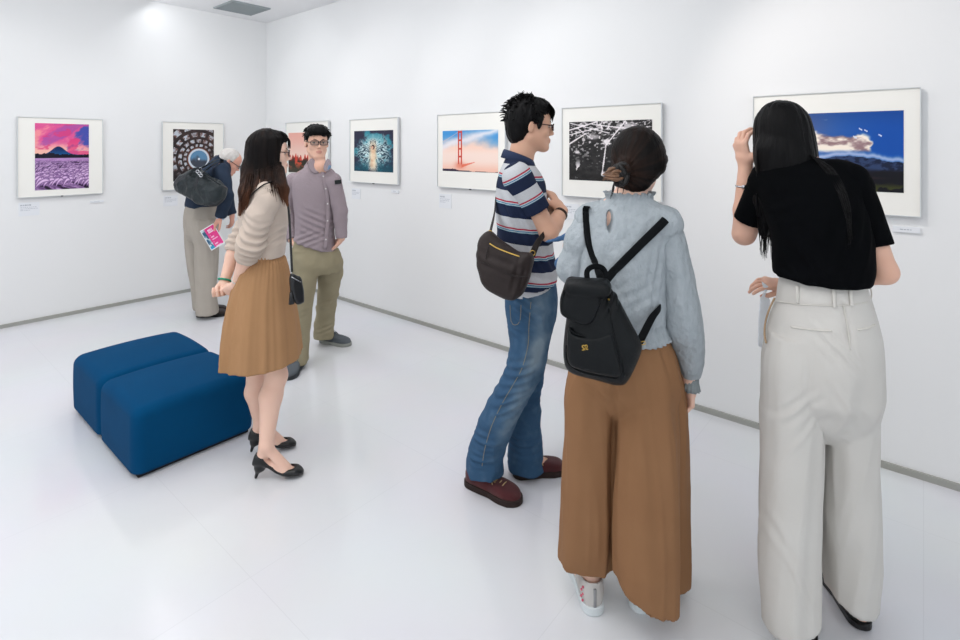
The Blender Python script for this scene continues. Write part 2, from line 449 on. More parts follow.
# ---------------------------------------------------------------- framed photographs
m_frame = mat('frame_aluminium', (214, 217, 219), 0.35, metal=0.0, spec=0.5)
m_mat = mat('mat_board', (243, 241, 235), 0.8, spec=0.1)
m_card = mat('caption_card', (232, 234, 238), 0.7, spec=0.2); m_ink = mat('caption_ink', (184, 188, 196), 0.8)
m_print = mat('photo_print', (255, 255, 255), 0.45, spec=0.25, attr='col')
m_clip = mat('frame_clip', (60, 60, 64), 0.5)
def mix(a, b, t):
    t = np.clip(t, 0, 1)[..., None]; return np.asarray(a, float)*(1-t)+np.asarray(b, float)*t
def N2(x, y, sc_, seed=0, oct=4): return 1.7*fbm(np.stack([x, y, np.zeros_like(x)+seed*.37], -1), sc_, oct, seed)
def pic_fuji(x, y):    # x right, y up, both 0..1
    a = N2(x+0.6*y, y*2.6-x*1.0, 2.6, 1); c = mix((226, 88, 150), (246, 150, 158), smoothstep(-.1, .45, a)); c = mix(c, (250, 196, 176), smoothstep(.76, .58, y)*.85)
    c = mix(c, (70, 80, 168), smoothstep(0.05, .45, a+1.1*(x-.62)+.5*(y-.80)))
    c = mix(c, (150, 80, 170), smoothstep(.15, .5, -a)*.6)
    c = mix(c, (226, 60, 120), smoothstep(.1, .4, N2(x-.5*y, y*2.5, 4, 5))*.7)
    pk = .535+.12*np.exp(-((x-.42)/.16)**2)-.02*np.abs(x-.42)
    c = mix(c, mix((20, 90, 150), (12, 40, 90), (y-.52)/.1), (y < pk).astype(float))
    c = mix(c, (18, 16, 34), (y < .535+.02*N2(x, x, 12, 2)+.012*(x < .35)).astype(float))
    fx = N2(x*1.0+0.35*np.sin(y*9), y*2.2/(0.25+.9*(0.55-np.minimum(y, .5))), 7, 3); st = np.abs(np.sin((x*1.0+.25*fx)*34*(0.35+y)+y*26))
    g = mix((66, 38, 84), (196, 156, 206), st*.7+fx*.5); g = mix(g, (30, 20, 38), smoothstep(.1, .5, -fx-.2+.5*(0.22-y)))
    g = mix(g, (196, 150, 210), smoothstep(.40, .46, y)*.8)
    rg = np.random.RandomState(6)
    for i in range(300):     # feathery plumes, small far away and large in front
        t = (i/299)**1.2; cy = .455-.43*t; cx = rg.uniform(-.05, 1.05); Ln = .018+.20*t; wd = .006+.026*t
        lean = rg.uniform(.4, 1.3)*Ln; u = (x-cx)/lean; yy = cy+Ln*.55*(1-(u-.75)**2*1.6)
        m_ = (u > 0) & (u < 1); d_ = np.abs(y-yy)/wd; a_ = np.clip(1-d_, 0, 1)*m_*np.sin(np.clip(u, 0, 1)*math.pi)**.5
        g = mix(g, mix((96, 58, 118), mix((206, 166, 214), (230, 200, 234), 1.0-d_*1.0)*np.ones(x.shape+(1,)), a_*1.6), (a_ > .04)*(.45+.5*t))
    return mix(c, g, (y < .475).astype(float))
def pic_spiral(x, y):
    dx = (x-.62)*.78; dy = y-.42; r = np.sqrt(dx*dx+dy*dy); th = np.arctan2(dy, dx)
    c = mix((44, 36, 36), (70, 52, 48), N2(x, y, 6, 2)+.3)
    k = np.log(r+.02)*3.6-th*.0
    ring = np.abs((k % 1)-.5)
    seg = np.abs(((th/(2*math.pi)*18+np.floor(k)*.5) % 1)-.5)
    pane = (ring < .30) & (seg < .34) & (r > .2)
    c = mix(c, mix((96, 60, 52), (190, 196, 206), smoothstep(.15, -.4, seg-.4+.5*N2(x, y, 30, 4))), pane*smoothstep(-.75, .5, np.sin(th-0.9)+.9*N2(x, y, 5, 8)))
    c = mix(c, (206, 216, 226), ((r < .205) & (r > .168)).astype(float)); c = mix(c, (120, 70, 54), ((r < .225) & (r > .205)).astype(float))
    c = mix(c, mix((96, 140, 176), (66, 72, 84), smoothstep(.05, -.12, dy+.1*N2(x, y, 9, 6))), (r < .168).astype(float))
    c = mix(c, (226, 232, 240), (r < .022).astype(float))
    return mix(c, (34, 30, 32), smoothstep(.3, .0, y+.3*x-.05))
def pic_poppy(x, y):
    c = mix((248, 214, 200), (240, 176, 162), smoothstep(.35, 1, y)); c = mix(c, (250, 214, 196), smoothstep(.55, .35, y)*.7)
    n = N2(x, y, 14, 3); g = mix((44, 44, 34), (206, 84, 50), smoothstep(.0, .3, n)); g = mix(g, (60, 58, 44), smoothstep(.3, .05, y)*.8)
    hmask = y < .4+.12*N2(x, x*0, 24, 9)
    g = mix(g, (224, 66, 52), smoothstep(.22, .38, y+.1*n)*.8)
    return mix(c, g, hmask.astype(float))
def pic_butterfly(x, y):
    dx = x-.5; r = np.sqrt(dx*dx+(y-.5)**2); th = np.arctan2(y-.45, np.abs(dx))
    n = N2(np.abs(dx)*1.2, y, 9, 5); vein = np.abs(np.sin(th*11+n*5+r*10))
    c = mix((34, 44, 62), (40, 128, 146), smoothstep(-.2, .4, n)+.25)
    c = mix(c, (216, 236, 236), smoothstep(.25, .85, vein+.5*n)*smoothstep(.62, .18, r+.1*n))
    c = mix(c, (44, 44, 66), smoothstep(.42, .56, r+.2*N2(x, y, 6, 7)))
    c = mix(c, (18, 96, 110), smoothstep(.3, .05, y)*.6*(np.abs(dx) > .12))
    bod = np.exp(-((dx/.09)**4)-(((y-.38)/.36)**6)); c = mix(c, mix((246, 226, 196), (222, 178, 140), N2(x, y, 16, 2)+.4), bod)
    c = mix(c, (70, 44, 40), (((dx+.0)/.045)**2+((y-.6)/.06)**2 < 1).astype(float)*.9); c = mix(c, (226, 180, 156), (((dx+.015)/.025)**2+((y-.585)/.04)**2 < 1).astype(float))
    return c
def pic_bridge(x, y):
    c = mix((252, 214, 196), (70, 150, 214), smoothstep(.55, 1.0, y+.25*np.abs(x-.45)-.06+.1*N2(x, y, 4, 1)))
    c = mix(c, (236, 232, 238), np.exp(-((y-.62-.38*x-.05*N2(x, y, 5, 3))/.09)**2)*.9)
    c = mix(c, (250, 236, 230), smoothstep(.62, .4, y)*.5); c = mix(c, (246, 190, 168), smoothstep(.3, .0, y)*.8)
    cab = np.abs(y-(1.0-.75*np.abs(x-.33)**.9)) < .008; c = mix(c, (236, 190, 180), cab.astype(float)*.6*(x < .33))
    leg = ((np.abs(x-.305) < .013) | (np.abs(x-.357) < .013)) & (y > .17); cr = (np.abs(x-.331) < .03) & (np.minimum.reduce([np.abs(y-q) for q in (.96, .76, .55, .36)]) < .022)
    c = mix(c, (206, 66, 46), (leg | cr).astype(float))
    deck = (np.abs(y-(.14+.42*(x-.38))) < .035*(1-.8*(x-.38)/.22)) & (x > .36) & (x < .6); c = mix(c, (232, 112, 84), deck*.85)
    c = mix(c, (226, 110, 84), np.exp(-((x-.33)/.09)**2-((y-.15)/.09)**2)*.7)
    return mix(c, (56, 46, 66), (y < .05*np.exp(-((x-.1)/.22)**2)+.012+.012*N2(x, x*0, 20, 4)).astype(float))
def pic_leaves(x, y):
    v = 40+16*N2(x, y, 20, 1)
    n = N2(x+.4*y, y*1.6-x*.3, 6, 3, 5); v = v+200*smoothstep(.0, .12, np.abs(n)*-1+.09)*smoothstep(.55, .95, y+.25*np.abs(x-.45)+.15*n)
    for (x0, y0, x1, y1, wd) in ((0, .86, .36, .99, .012), (0, .78, .42, .9, .008), (0, .62, .22, .80, .010), (.02, .98, .5, .8, .006), (.42, .1, .47, .6, .007), (.3, .95, .8, .85, .008), (.47, .6, .7, .99, .007), (.1, .9, .3, .7, .005)):
        d = np.array([x1-x0, y1-y0]); L2 = d@d; t = np.clip(((x-x0)*d[0]+(y-y0)*d[1])/L2, 0, 1); q = np.hypot(x-x0-t*d[0], y-y0-t*d[1]); v = v+190*(q < wd*(1+.5*n))
    for (cx, cy, rx, ry, s) in ((.12, .17, .05, .2, 1), (.11, .48, .05, .035, 1), (.47, .67, .055, .09, 1), (.44, .12, .035, .05, 1), (.3, .74, .12, .05, .7), (.7, .9, .2, .08, .8), (.9, .8, .1, .1, .7)):
        q = ((x-cx)/rx)**2+((y-cy)/ry)**2; v = v+190*s*np.clip(1.1-q, 0, 1)*(N2(x*1.4, y*.7, 14, 6) > -.12)
    v = v+150*(N2(x, y, 34, 9, 2) > .42)*smoothstep(.2, .8, y+.3*(.5-np.abs(x-.4)))
    v = np.clip(v, 26, 240); return np.stack([v, v*.97, v*.98], -1)
def pic_cloud(x, y):
    c = mix((52, 96, 168), (12, 78, 168), smoothstep(.3, .9, x)+.0*y); c = mix(c, (92, 96, 140), smoothstep(.7, .3, x+.1)*smoothstep(.55, .95, y)*.9); c = mix(c, (14, 62, 132), smoothstep(.75, 1.05, y)*.5)
    n = N2(x, y*1.4, 7, 3, 5); cl = np.exp(-((y-.63+.10*(x-.5)-.03*n)/.13)**2)*smoothstep(.84, .70, x+.10*n)
    c = mix(c, mix((150, 120, 124), (252, 240, 226), smoothstep(-.3, .25, n+.35)), smoothstep(.25, .6, cl+.35*n))
    ridge = .41+.03*np.sin(x*9+2)+.02*N2(x, x*0, 14, 5)-.04*(x-.6)
    c = mix(c, (196, 206, 232), np.exp(-((y-ridge-.03)/.03)**2)*.8)
    c = mix(c, mix((44, 62, 100), (20, 30, 56), smoothstep(-.2, .3, N2(x, y, 26, 8))), (y < ridge).astype(float))
    c = mix(c, (14, 14, 24), smoothstep(.3, .24, y+.02*N2(x, y, 9, 1))); c = mix(c, (56, 60, 26), smoothstep(.14, .04, y)*smoothstep(.1, .4, N2(x, y, 18, 2)+.2)); c = mix(c, (190, 110, 90), np.exp(-((x-.55)/.2)**2-((y-.17)/.015)**2)*.6)
    for (sx, sy) in ((.70, .78), (.74, .76), (.84, .7), (.66, .68)): c = mix(c, (214, 226, 246), (np.abs((y-sy)+(x-sx)*1.0) < .008)*(np.abs(x-sx) < .012)*1.0)
    return c
def sheet(origin, e1, e2, w_, h_, fn, nx, ny):
    gx, gy = np.meshgrid(np.linspace(0, 1, nx), np.linspace(0, 1, ny))
    P = origin+e1*(gx[..., None]*w_)+e2*(gy[..., None]*h_)
    c = lin(np.clip(fn(gx, gy), 0, 255)).reshape(-1, 3)
    i = np.arange(nx*ny).reshape(ny, nx); f = np.stack([i[:-1, :-1], i[:-1, 1:], i[1:, 1:], i[1:, :-1]], -1).reshape(-1, 4)
    return P.reshape(-1, 3), f, c
def framed(side, x0, x1, ytl, ybl, ytr, ybr, px0, px1, pyt, pyb, pr_side, fn, label, res=170, depth=0.024, z=None):
    d = U if side == 'R' else V; nrm_ = V if side == 'R' else U
    fo = 0.010+depth; s0, zt0 = wallpt(side, x0, ytl, fo); s1, zt1 = wallpt(side, x1, ytr, fo); _, zb0 = wallpt(side, x0, ybl, fo); _, zb1 = wallpt(side, x1, ybr, fo)
    zt, zb = (zt0+zt1)/2, (zb0+zb1)/2
    p0, pz0 = wallpt(side, px0, HZ, fo-.004); p1, _ = wallpt(side, px1, HZ, fo-.004)
    _, pt = wallpt(side, px0 if pr_side == 0 else px1, pyt, fo-.004); _, pb = wallpt(side, px0 if pr_side == 0 else px1, pyb, fo-.004)
    e1 = d*np.sign(s1-s0)      # picture's left to right as seen from the room
    wd, ht = abs(s1-s0), zt-zb
    off = 0.010
    base = CR+d*(s0+s1)/2+UP*zb+nrm_*(off+depth/2)
    root = empty('framed_photograph', base, label, 'picture')
    c = CR+d*(s0+s1)/2+UP*(zt+zb)/2
    AXF = np.array([e1, nrm_, UP])
    fw = 0.0032
    bars = []
    for q in (-1, 1):
        bars.append(box(c+nrm_*(off+depth/2)+e1*q*(wd/2-fw/2), (fw, depth, ht), AXF)); bars.append(box(c+nrm_*(off+depth/2)+UP*q*(ht/2-fw/2), (wd-2*fw, depth, fw), AXF))
    meshobj('frame', *join(*bars), m_frame, root, smooth=False)
    meshobj('back_panel', *box(c+nrm_*(off/2+0.003), (wd*0.9, off-0.002, ht*0.9), AXF), m_frame, root, smooth=False)
    meshobj('mat_board', *box(c+nrm_*(off+depth*0.45-0.002), (wd-2*fw, depth*0.9-0.008, ht-2*fw), AXF), m_mat, root, smooth=False)
    org = CR+d*p0+UP*pb+nrm_*(off+depth*0.9-0.0045)
    pw, ph = abs(p1-p0), pt-pb
    v, f, cc = sheet(org, e1, UP, pw, ph, fn, res, int(res*ph/pw))
    if np.dot(np.cross(v[1]-v[0], v[res]-v[0]), nrm_) < 0: f = f[:, ::-1]
    bk_ = v-nrm_*0.0015; nv = len(v)
    meshobj('photo_print', v, f, m_print, root, smooth=False, cols=cc)
    meshobj('hanging_clip', *join(box(c-UP*(ht/2+0.003)+nrm_*(off+depth/2), (0.016, 0.012, 0.008), AXF), tube([c-UP*(ht/2-0.001)+nrm_*(off+depth/2), c-UP*(ht/2+0.010)+nrm_*(off+depth/2)], 0.003, 8)), m_clip, root, smooth=False)
    return root
def caption(side, x0, x1, y0, y1, label, thick=0.004, rows=3, ref=0):
    d = U if side == 'R' else V; nrm_ = V if side == 'R' else U
    s0, zt = wallpt(side, x0, y0); s1, _ = wallpt(side, x1, y0); _, zb = wallpt(side, x0, y1)
    e1 = d*np.sign(s1-s0); AXF = np.array([e1, nrm_, UP]); wd = abs(s1-s0); ht = zt-zb
    c = CR+d*(s0+s1)/2+UP*(zt+zb)/2+nrm_*thick/2
    root = empty('caption_card' if rows > 1 else 'name_plate', c-UP*ht/2, label, 'sign')
    meshobj('card', *box(c, (wd, thick, ht), AXF), m_card, root, smooth=False)
    ln = []
    n = rows
    for i in range(n):
        wl = wd*(0.45 if i == 0 else (0.8 if i < n-1 else 0.5)); hh = ht*(.10 if i == 0 else .035) if rows > 1 else ht*.16
        zz = ht*(.30-.11*i-(0.05 if i else 0)) if rows > 1 else 0
        # broken into word-like dashes
        x = -wd*.42 if rows > 1 else -wl/2; k = 0
        while x < -wd*.42+wl-0.004 if rows > 1 else x < wl/2-.004:
            ww = wd*random.uniform(.05, .13); ln.append(box(c+nrm_*(thick/2+.0004)+e1*(x+ww/2)+UP*zz, (ww, .0006, hh), AXF)); x += ww+wd*.03
    meshobj('printed_text', *join(*ln), m_ink, root, smooth=False)
framed('L', 17.5, 103, 116.5, 198, 119.5, 193.5, 35, 89, 123, 190.5, 0, pic_fuji, 'framed photo of a pink sunset over a blue mountain and lavender field, left wall')
framed('L', 162.5, 223.7, 121.5, 190.2, 123.4, 187.5, 173.2, 214, 129, 181.5, 0, pic_spiral, 'framed photo of a dark tiled spiral around a bluish dome, left of the room corner')
framed('R', 285.5, 328, 122.7, 181, 120.8, 184, 288.3, 325, 133, 172, 0, pic_poppy, 'framed photo of a red flower field under a peach sky, behind the man in glasses')
framed('R', 349.4, 397.6, 119, 181.5, 117.7, 185, 353.9, 393, 131.2, 170.8, 0, pic_butterfly, 'framed photo of a pale figure among teal wings, right of the man in glasses')
framed('R', 437, 505, 114.7, 187, 111.3, 191, 442.4, 497.9, 131, 170.8, 0, pic_bridge, 'framed photo of a red bridge tower above pink fog, behind the striped man')
framed('R', 561.4, 661.5, 107.5, 195.9, 103, 202, 569, 652, 122.2, 179.7, 0, pic_leaves, 'framed black and white photo of bright twigs, beyond the woman with the backpack', res=230)
framed('R', 752.7, 920.9, 96.7, 207, 86.3, 217, 772, 903.7, 110.2, 193, 1, pic_cloud, 'large framed photo of a lit cloud over mountains in a deep blue sky, rightmost picture', res=260)
caption('L', 18.5, 39.5, 203, 216.5, 'small white caption card under the pink sunset photo, left end', rows=4)
caption('L', 90, 103.5, 200.8, 203, 'thin white name plate under the right corner of the pink sunset photo', 0.01, rows=1)
caption('L', 163.5, 177.5, 196, 206.5, 'small white caption card under the dark spiral photo', rows=4)
caption('R', 352, 360.5, 188, 198.5, 'small white caption card under the photo of teal and white wings', rows=4)
caption('R', 392, 399.3, 189.5, 192.5, 'thin white name plate under the right corner of the teal wings photo', 0.01, rows=1)
caption('R', 439.5, 451.5, 193.5, 207.5, 'small white caption card under the red bridge photo', rows=4)
caption('R', 563, 579, 203, 218.5, 'small white caption card under the black and white photo, beside the clasped hands', rows=4)
caption('R', 892.5, 920, 225.5, 231, 'thin white name plate under the right corner of the cloud photo', 0.012, rows=1)
# ---------------------------------------------------------------- ottomans
m_blue = mat('blue_upholstery', (2, 62, 102), 0.9, col2=(4, 70, 112), cscale=5, cstr=.3, spec=0.06, weave=0.25, wscale=700, sheen=0.02)
m_plinth = mat('dark_plinth', (28, 28, 30), 0.7)
dR, dL = -U, -V
def ottoman(c0, a, bl, h, label):
    """c0 = corner nearest the camera; a along dR, bl along dL"""
    c = c0+dR*a/2+dL*bl/2
    R = np.array([dR, dL, UP])
    root = empty('ottoman', c, label, 'ottoman', None)
    Fd = Field(0.007)
    def f(P):
        q = (P-(c+UP*(0.018+(h-0.018)/2)))@R.T
        # gently crowned top and soft sides
        hx, hy, hz = a/2, bl/2, (h-0.018)/2
        zz = q[..., 2]; top = hz-0.012*((q[..., 0]/hx)**2+(q[..., 1]/hy)**2)*(zz > 0)
        rad = 0.052
        d = np.stack([np.abs(q[..., 0])-hx+rad-0.004*(1-(zz/hz)**2), np.abs(q[..., 1])-hy+rad-0.004*(1-(zz/hz)**2)], -1)
        dd = np.linalg.norm(np.maximum(d, 0), axis=-1)+np.minimum(d.max(-1), 0)-rad
        e = np.where(zz > 0, zz-top, -zz-hz); rr = np.where(zz > 0, 0.045, 0.012)
        x = np.stack([dd+rr, e+rr], -1)
        return np.linalg.norm(np.maximum(x, 0), axis=-1)+np.minimum(x.max(-1), 0)-rr
    Fd.add((f, bb(c, r=0.5)))
    v, ff = Fd.mesh(); v = lapl(v, ff, .4)
    v[:, 2] = np.maximum(v[:, 2], 0.012)
    meshobj('upholstery', v, ff, m_blue, root)
    meshobj('plinth', *box(c+UP*0.009, (a-0.05, bl-0.05, 0.018), R), m_plinth, root, smooth=False)
C0 = np.array([-1.548, 2.365, 0.0])
ottoman(C0, 0.51, 0.56, 0.335, 'square blue upholstered ottoman nearest the camera, beside the woman in the skirt')
ottoman(C0+dR*0.514, 0.51, 0.56, 0.335, 'square blue upholstered ottoman further back, pushed against the nearer one')
# ---------------------------------------------------------------- people toolkit
class Fr:
    """local frame: x right, y forward, z up ; yaw 0 looks away from the camera (+Y), 90 looks right (+X)"""
    def __init__(s, o, yaw=0, pitch=0, roll=0, sc_=1.0):
        y, p, r = map(math.radians, (yaw, pitch, roll))
        f = np.array([math.sin(y), math.cos(y), 0]); x = np.array([math.cos(y), -math.sin(y), 0]); z = np.array([0, 0, 1.0])
        f, z = f*math.cos(p)-z*math.sin(p), z*math.cos(p)+f*math.sin(p)
        x, z = x*math.cos(r)-z*math.sin(r), z*math.cos(r)+x*math.sin(r)
        s.o = np.asarray(o, float); s.R = np.array([x, f, z]); s.s = sc_
    def p(s, x, y, z): return s.o+(s.R[0]*x+s.R[1]*y+s.R[2]*z)*s.s
    def ell(s, c, r, R=None): return ell(s.p(*c), np.array([r]*3 if np.isscalar(r) else r)*s.s, s.R if R is None else np.asarray(R)@s.R)
    def cone(s, a, b, ra, rb): return cone(s.p(*a), s.p(*b), ra*s.s, rb*s.s)
    def econe(s, a, b, ra, rb, side, flat): return econe(s.p(*a), s.p(*b), ra*s.s, rb*s.s, s.d(*side), flat)
    def d(s, x, y, z): return s.R[0]*x+s.R[1]*y+s.R[2]*z
    def loc(s, P): return ((np.asarray(P)-s.o)@s.R.T)/s.s
m_skin = mat('skin', (234, 190, 168), 0.5, spec=0.35, sss=0.06, bump=0.02, bscale=200, col2=(224, 174, 150), cscale=14, cstr=.2)
m_skin_f = mat('skin_fair', (240, 202, 182), 0.5, spec=0.35, sss=0.06, bump=0.02, bscale=200, col2=(236, 192, 172), cscale=14, cstr=.2)
m_skin_t = mat('skin_tan', (226, 180, 154), 0.5, spec=0.35, sss=0.06, bump=0.02, bscale=200, col2=(216, 166, 140), cscale=14, cstr=.2)
m_lip = mat('lips', (206, 146, 132), 0.4, spec=0.4)
m_eyew = mat('eye_white', (205, 196, 188), 0.2, spec=0.5); m_iris = mat('eye_iris', (40, 26, 20), 0.15, spec=0.6)
m_brow = mat('eyebrow_hair', (34, 26, 24), 0.7)
m_hairb = mat('hair_black', (4, 4, 5), 0.48, spec=0.13, bump=0.6, bscale=70, stretch=(1, 1, .12), col2=(15, 14, 15), cscale=60)
m_glass = mat('spectacle_rim', (60, 26, 28), 0.25, spec=0.5); m_glassb = mat('spectacle_rim_black', (26, 26, 30), 0.25, spec=0.5)
m_lens = bpy.data.materials.new('spectacle_lens'); m_lens.use_nodes = True
_nt = m_lens.node_tree; _b = _nt.nodes['Principled BSDF']; _b.inputs['Base Color'].default_value = (.16, .14, .13, 1); _b.inputs['Roughness'].default_value = .03; _b.inputs['Alpha'].default_value = .24
m_metal = mat('silver_metal', (190, 192, 196), 0.25, metal=1.0); m_gold = mat('gold_metal', (212, 176, 92), 0.3, metal=1.0)
def add_head(F_, h, male=True, mouth=True):
    w = 1.0 if male else 0.95
    F_.add(h.ell((0, -0.014, 0.032), (0.074*w, 0.094, 0.084)), 0.0)
    F_.add(h.ell((0, 0.036, 0.030), (0.060*w, 0.052, 0.056)), 0.025)
    F_.add(h.ell((0, 0.030, -0.042), (0.055*w, 0.058, 0.070)), 0.03)
    for q in (-1, 1):
        F_.add(h.cone((q*0.050*w, -0.002, -0.052), (q*0.016, 0.066, -0.096), 0.020, 0.017), 0.025)
        F_.add(h.ell((q*0.040*w, 0.056, -0.026), (0.022, 0.022, 0.022)), 0.02)
        F_.add(h.cone((q*0.012, 0.086, 0.017), (q*0.042, 0.072, 0.017), 0.008, 0.007), 0.012)
    F_.add(h.ell((0, 0.072, -0.100), (0.021, 0.020, 0.016)), 0.02)
    F_.add(h.cone((0, 0.084, 0.006), (0, 0.106, -0.030), 0.007, 0.0095), 0.012)
    for q in (-1, 1): F_.add(h.ell((q*0.011, 0.094, -0.036), (0.008, 0.010, 0.007)), 0.006)
    for q in (-1, 1): F_.sub(h.ell((q*0.032, 0.094, -0.001), (0.017, 0.016, 0.011)), 0.010)
    F_.add(h.ell((0, 0.085, -0.066), (0.022, 0.013, 0.016)), 0.012)
    F_.add(h.ell((0, 0.092, -0.061), (0.020, 0.008, 0.005)), 0.004); F_.add(h.ell((0, 0.090, -0.071), (0.017, 0.009, 0.0055)), 0.004)
    for q in (-1, 1):
        F_.add(h.ell((q*0.077*w, -0.012, -0.010), (0.009, 0.016, 0.028), [[1, q*.35, 0], [-q*.35, 1, -.15], [0, .15, 1]]), 0.006)
        F_.sub(h.ell((q*0.086*w, -0.006, -0.008), (0.006, 0.009, 0.017)), 0.004)
def lips_idx(h, v, f):
    c = h.loc(v[f].mean(1)); m = (((c[:, 0]/0.021)**2+((c[:, 2]+0.066)/0.0115)**2) < 1) & (c[:, 1] > 0.085)
    return m.astype(int)
def face_bits(root, h, brow=True, eyes=True, browm=None, shut=0.0, male=True):
    if eyes:
        for q in (-1, 1):
            c = h.p(q*0.032, 0.0735, -0.001)
            e = meshobj('eye', *uvsphere(c, np.array([0.0135, 0.0105, 0.0044*(1-shut)+.0012])*h.s, 14, 10, h.R), m_eyew, root)
            meshobj('iris', *uvsphere(h.p(q*0.032, 0.0815, -0.0015), np.array([0.0052, 0.0030, 0.0050])*h.s, 12, 8, h.R), m_iris, e)
            lid = [h.p(q*0.032+x, 0.0835-0.35*abs(x)-8*x*x, 0.0045-16*x*x) for x in np.linspace(-.014, .014, 7)]
            meshobj('eyelash_line', *tube(lid, 0.0012*h.s, 5), m_brow, e)
    if brow:
        for q in (-1, 1):
            P = [h.p(q*(0.014+0.034*t), 0.0925-0.016*t*t-.006*t, 0.0175+0.006*math.sin(t*2.4)) for t in np.linspace(0, 1, 8)]
            meshobj('eyebrow', *tube(P, [0.0022*h.s, 0.0035*h.s, 0.0012*h.s], 6), browm or m_brow, root)
def spectacles(root, h, m, rect=True, wd=0.024, ht=0.0145, y=0.104, label=None, z0=-0.002, rim=.0026):
    k = []
    for q in (-1, 1):
        P = []
        for a in np.linspace(0, 2*math.pi, 24, endpoint=False):
            ca, sa = math.cos(a), math.sin(a); e = 0.45 if rect else 0.8
            x = abs(ca)**e*np.sign(ca)*wd; z = abs(sa)**e*np.sign(sa)*ht
            P.append(h.p(q*0.031+x, y-3.2*max(0, abs(q*0.031+x)-0.02)**2*2, z0+z))
        P = np.array(P); k.append(tube(P, rim*h.s, 6, closed=True))
        # temple arm runs back to the ear
        k.append(tube([h.p(q*(0.031+wd), y-0.010, z0+.005), h.p(q*0.071, y-0.03, z0+0.006), h.p(q*0.077, 0.0, z0+0.010), h.p(q*0.079, -0.020, z0-0.004)], rim*h.s, 6))
    k.append(tube([h.p(-0.008, y-.001, z0+.004), h.p(0, y+.003, z0+.007), h.p(0.008, y-.001, z0+.004)], 0.0016*h.s, 6))
    g = meshobj('spectacles', *join(*k), m, root)
    if label: g['label'] = label
    for q in (-1, 1):
        P = [];
        for a in np.linspace(0, 2*math.pi, 24, endpoint=False):
            ca, sa = math.cos(a), math.sin(a); e = 0.45 if rect else 0.8
            P.append(h.p(q*0.031+abs(ca)**e*np.sign(ca)*wd*.98, y-6.4*max(0, abs(q*0.031+abs(ca)**e*np.sign(ca)*wd)-0.02)**2, z0+abs(sa)**e*np.sign(sa)*ht*.98))
        n = len(P); P = np.array(P); B = P-h.R[1]*0.0012
        meshobj('lens', np.vstack([P, B]), [list(range(n)), list(range(2*n-1, n-1, -1))]+[[i, n+i, n+(i+1) % n, (i+1) % n] for i in range(n)], m_lens, g, smooth=False)
    return g
def add_hand(F_, wrist, d, palm, thumb, curl=(.5, .5, .5, .5), s=1.0, spread=0.06, tcurl=0.4, tout=0.75, wr=0.024, k=0.008):
    """d: hand direction, palm: way the palm faces, thumb: way the thumb side lies"""
    d = nrm(d); palm = nrm(np.asarray(palm, float)-d*np.dot(palm, d)); th = nrm(np.asarray(thumb, float)-d*np.dot(thumb, d)-palm*np.dot(thumb, palm))
    w = np.asarray(wrist, float)
    F_.add(econe(w, w+d*0.03*s, wr*1.05*s, 0.032*s, th, 0.62), 0.012)
    F_.add(econe(w+d*0.025*s+th*0.004*s, w+d*0.078*s, 0.034*s, 0.038*s, th, 0.36), 0.012)
    tips = []
    for i, (o, L, r) in enumerate(((0.029, .072, .0088), (0.0105, .080, .0090), (-0.008, .074, .0085), (-0.026, .058, .0076))):
        a = w+d*(0.086-(0.004 if i == 0 else 0.010 if i == 3 else 0))*s+th*o*s
        dd = nrm(d+th*(1.5-i)*spread); c = curl[i]
        p0 = w+d*0.05*s+th*o*0.85*s
        F_.add(cone(p0, a, r*1.0*s, r*s), 0.006)
        q = a; ang = 0
        for sg, fr, kk in ((.45, .9, .50), (.30, 1.0, .85), (.25, .7, .5)):
            ang += c*kk*1.6
            nd = nrm(dd*math.cos(ang)+palm*math.sin(ang)); e = q+nd*L*sg*s
            F_.add(cone(q, e, r*s*(1 if sg == .45 else .93 if sg == .3 else .88), r*s*(.93 if sg == .45 else .88 if sg == .3 else .74)), 0.002); q = e
        tips.append(q)
    b0 = w+d*0.018*s+th*0.018*s+palm*0.004*s
    d1 = nrm(d*0.65+th*tout+palm*0.3); b1 = b0+d1*0.040*s
    d2 = nrm(d1*math.cos(tcurl)+nrm(d-th*0.5+palm*.4)*math.sin(tcurl)); b2 = b1+d2*0.031*s
    d3 = nrm(d2*math.cos(tcurl)+nrm(d-th+palm*.3)*math.sin(tcurl)); b3 = b2+d3*0.024*s
    F_.add(cone(b0, b1, 0.0155*s, 0.0115*s), k); F_.add(cone(b1, b2, 0.0108*s, 0.0098*s), .003); F_.add(cone(b2, b3, 0.0098*s, 0.0078*s), .002)
    return tips, b3
def add_arm(F_, sh, el, wr, ra=0.044, re=0.034, rw=0.023):
    F_.add(cone(sh, el, ra, re), 0.02); m = np.asarray(el)*.65+np.asarray(wr)*.35
    F_.add(cone(el, m, re, re*.98), 0.015); F_.add(cone(m, wr, re*.98, rw), 0.012)
def add_leg(F_, hip, knee, ank, toe, rt=0.075, rk=0.048, ra=0.032, foot=True, heel=None):
    hip, knee, ank = map(np.asarray, (hip, knee, ank))
    F_.add(cone(hip, knee, rt, rk), 0.03)
    c = knee*.68+ank*.32
    F_.add(cone(knee, c, rk*.95, rk*1.02), 0.02); F_.add(cone(c, ank, rk*1.02, ra), 0.02)
    if foot:
        t = np.asarray(toe); d = nrm((t-ank)*np.array([1, 1, 0])); sd = np.cross(d, [0, 0, 1.0])
        hl = np.asarray(heel) if heel is not None else ank*np.array([1, 1, 0])-d*0.035+np.array([0, 0, max(.026, ank[2]-.055)])
        F_.add(cone(ank, hl+np.array([0, 0, .006])+d*.008, ra*.95, 0.022), 0.02)
        bl = hl*.35+t*.65; bl[2] = t[2]+.012
        F_.add(econe(ank+d*.01-np.array([0, 0, .02]), bl, 0.026, 0.032, sd, 0.5), 0.02); F_.add(econe(bl, t, 0.032, 0.024, sd, 0.4), 0.015); F_.add(econe(hl+d*.01, bl, .021, .030, sd, .5), .02)
